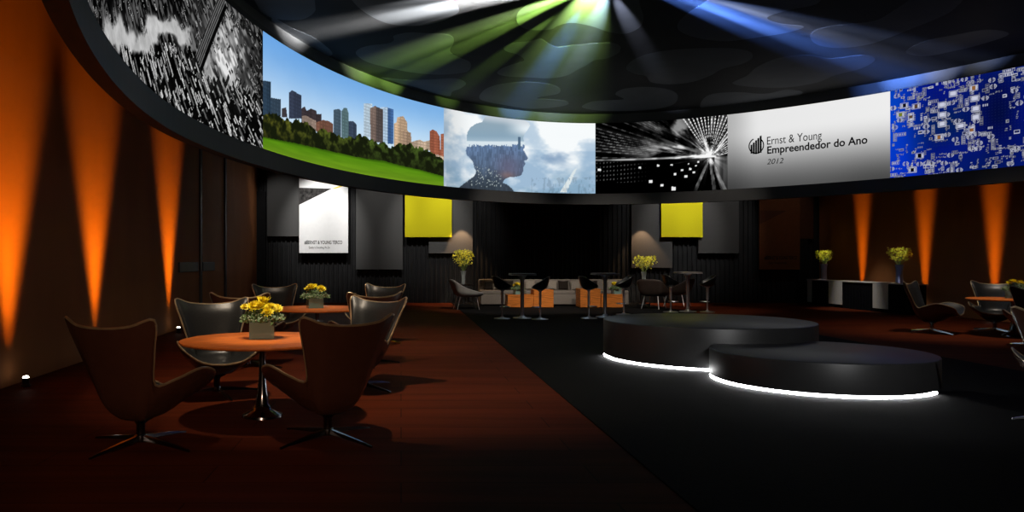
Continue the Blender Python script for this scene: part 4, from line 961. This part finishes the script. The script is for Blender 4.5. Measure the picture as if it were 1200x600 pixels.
for px in (1054, 965.5):  # same kind of added spot for the counter vases
    y = 13.74 * F / (px - VX); spot('flower_fill', (13.74 - .35, y - .3, 5.3), (13.74, y, 1.45), 1900, 7, (1, .95, .82), .7, .03)
spot('counter_light', (11.2, 22.5, 5.2), (13.5, 22.8, .30), 420, 30, (1, .95, .85), .8, .08)
spot('stage_fill', (4.0, -1.5, 5.4), (4.8, 9.8, .3), 1700, 26, (1, 1, 1), .9, .1)  # fill added from behind the camera to lighten the stage sides
# unseen spots added to brighten the hanging panels
for px, pw in ((330, 220), (379, 950), (444, 280), (502, 560), (540, 220), (764, 190), (799, 520), (842, 230), (914, 70)):
    x = at(px, 26.1); spot('panel_fill', (x, 22.9, 5.5), (x, 26.1, 2.75), pw, 44, (1, .98, .95), .7, .1)
for px, py in ((541, 268), (752.5, 268)):
    x = at(px, 26.1); spot('vase_light', (x, 25.80, zat(py, 26.1) + .42), (x, 25.84, 0), 210, 74, (1, .62, .34), .35, .02)
# stage lights: one cluster of beams fanning out under the ceiling
LC = Vector((3.1, 11.2, ZC - .17))
def fan(px, py, power, size, col, dz=0):
    x, y = unp(px, py); d = Vector((x, y, 0)) - Vector((LC.x, LC.y, 0)); e = LC + d * 1.08
    spot('stage_beam', LC + Vector((R.uniform(-.25, .25), R.uniform(-.2, .2), dz)), (e.x, e.y, ZC + (.24 if col == WH else .05)), power * BEAM, size * (1 if col == WH else 1.35), col, 1.0, .02)
BEAM = 26
WH, GR, BL = (1, 1, 1), (.55, 1, .16), (.12, .28, 1)
for a in ((520, 8, 2400, 15, WH), (480, 14, 1400, 7, WH), (440, 20, 900, 7, WH), (410, 24, 320, 4, WH), (380, 30, 260, 5, WH), (420, 50, 350, 3.5, WH), (545, 4, 1500, 22, WH), (470, 4, 1300, 9, WH),
          (560, 30, 300, 9, (.8, 1, .55)), (530, 62, 700, 6, GR), (480, 66, 350, 4, GR), (600, 20, 600, 12, GR), (690, 6, 900, 20, (.62, 1, .25)), (570, 80, 300, 5, GR),
          (640, 75, 700, 6, BL), (620, 105, 600, 5, BL), (690, 40, 500, 8, (.35, .5, 1)), (740, 30, 160, 6, (.7, .75, 1)), (660, 100, 260, 4, (.6, .6, 1)),
          (860, 15, 700, 8, BL), (900, 32, 1500, 6, BL), (1000, 72, 1800, 4.5, BL), (960, 60, 700, 9, BL), (940, 22, 400, 5, (.3, .45, 1)), (1030, 60, 520, 4, (.8, .85, 1)), (1050, 75, 350, 4, (.5, .6, 1)), (960, 30, 200, 5, (.8, .85, 1))):
    fan(*a)
# thin haze under the ceiling
hz = MB(); s = np.linspace(0, _S[-1], 90, endpoint=False); hx, hy = ring_xy(s, .1)
ho = hz.slab([(float(a), float(b)) for a, b in zip(hx, hy)], ZS1 + .01, ZC - .012).build('haze', None)
hm = bpy.data.materials.new('haze'); hm.use_nodes = True; nt = hm.node_tree; nt.nodes.clear()
o = nt.nodes.new('ShaderNodeOutputMaterial'); v = nt.nodes.new('ShaderNodeVolumeScatter'); v.inputs['Density'].default_value = .16; v.inputs['Anisotropy'].default_value = .0
nt.links.new(v.outputs[0], o.inputs['Volume']); ho.data.materials.append(hm)
tag(ho, 'thin haze hanging under the dark ceiling carrying the coloured beams', 'haze', None, 'stuff')
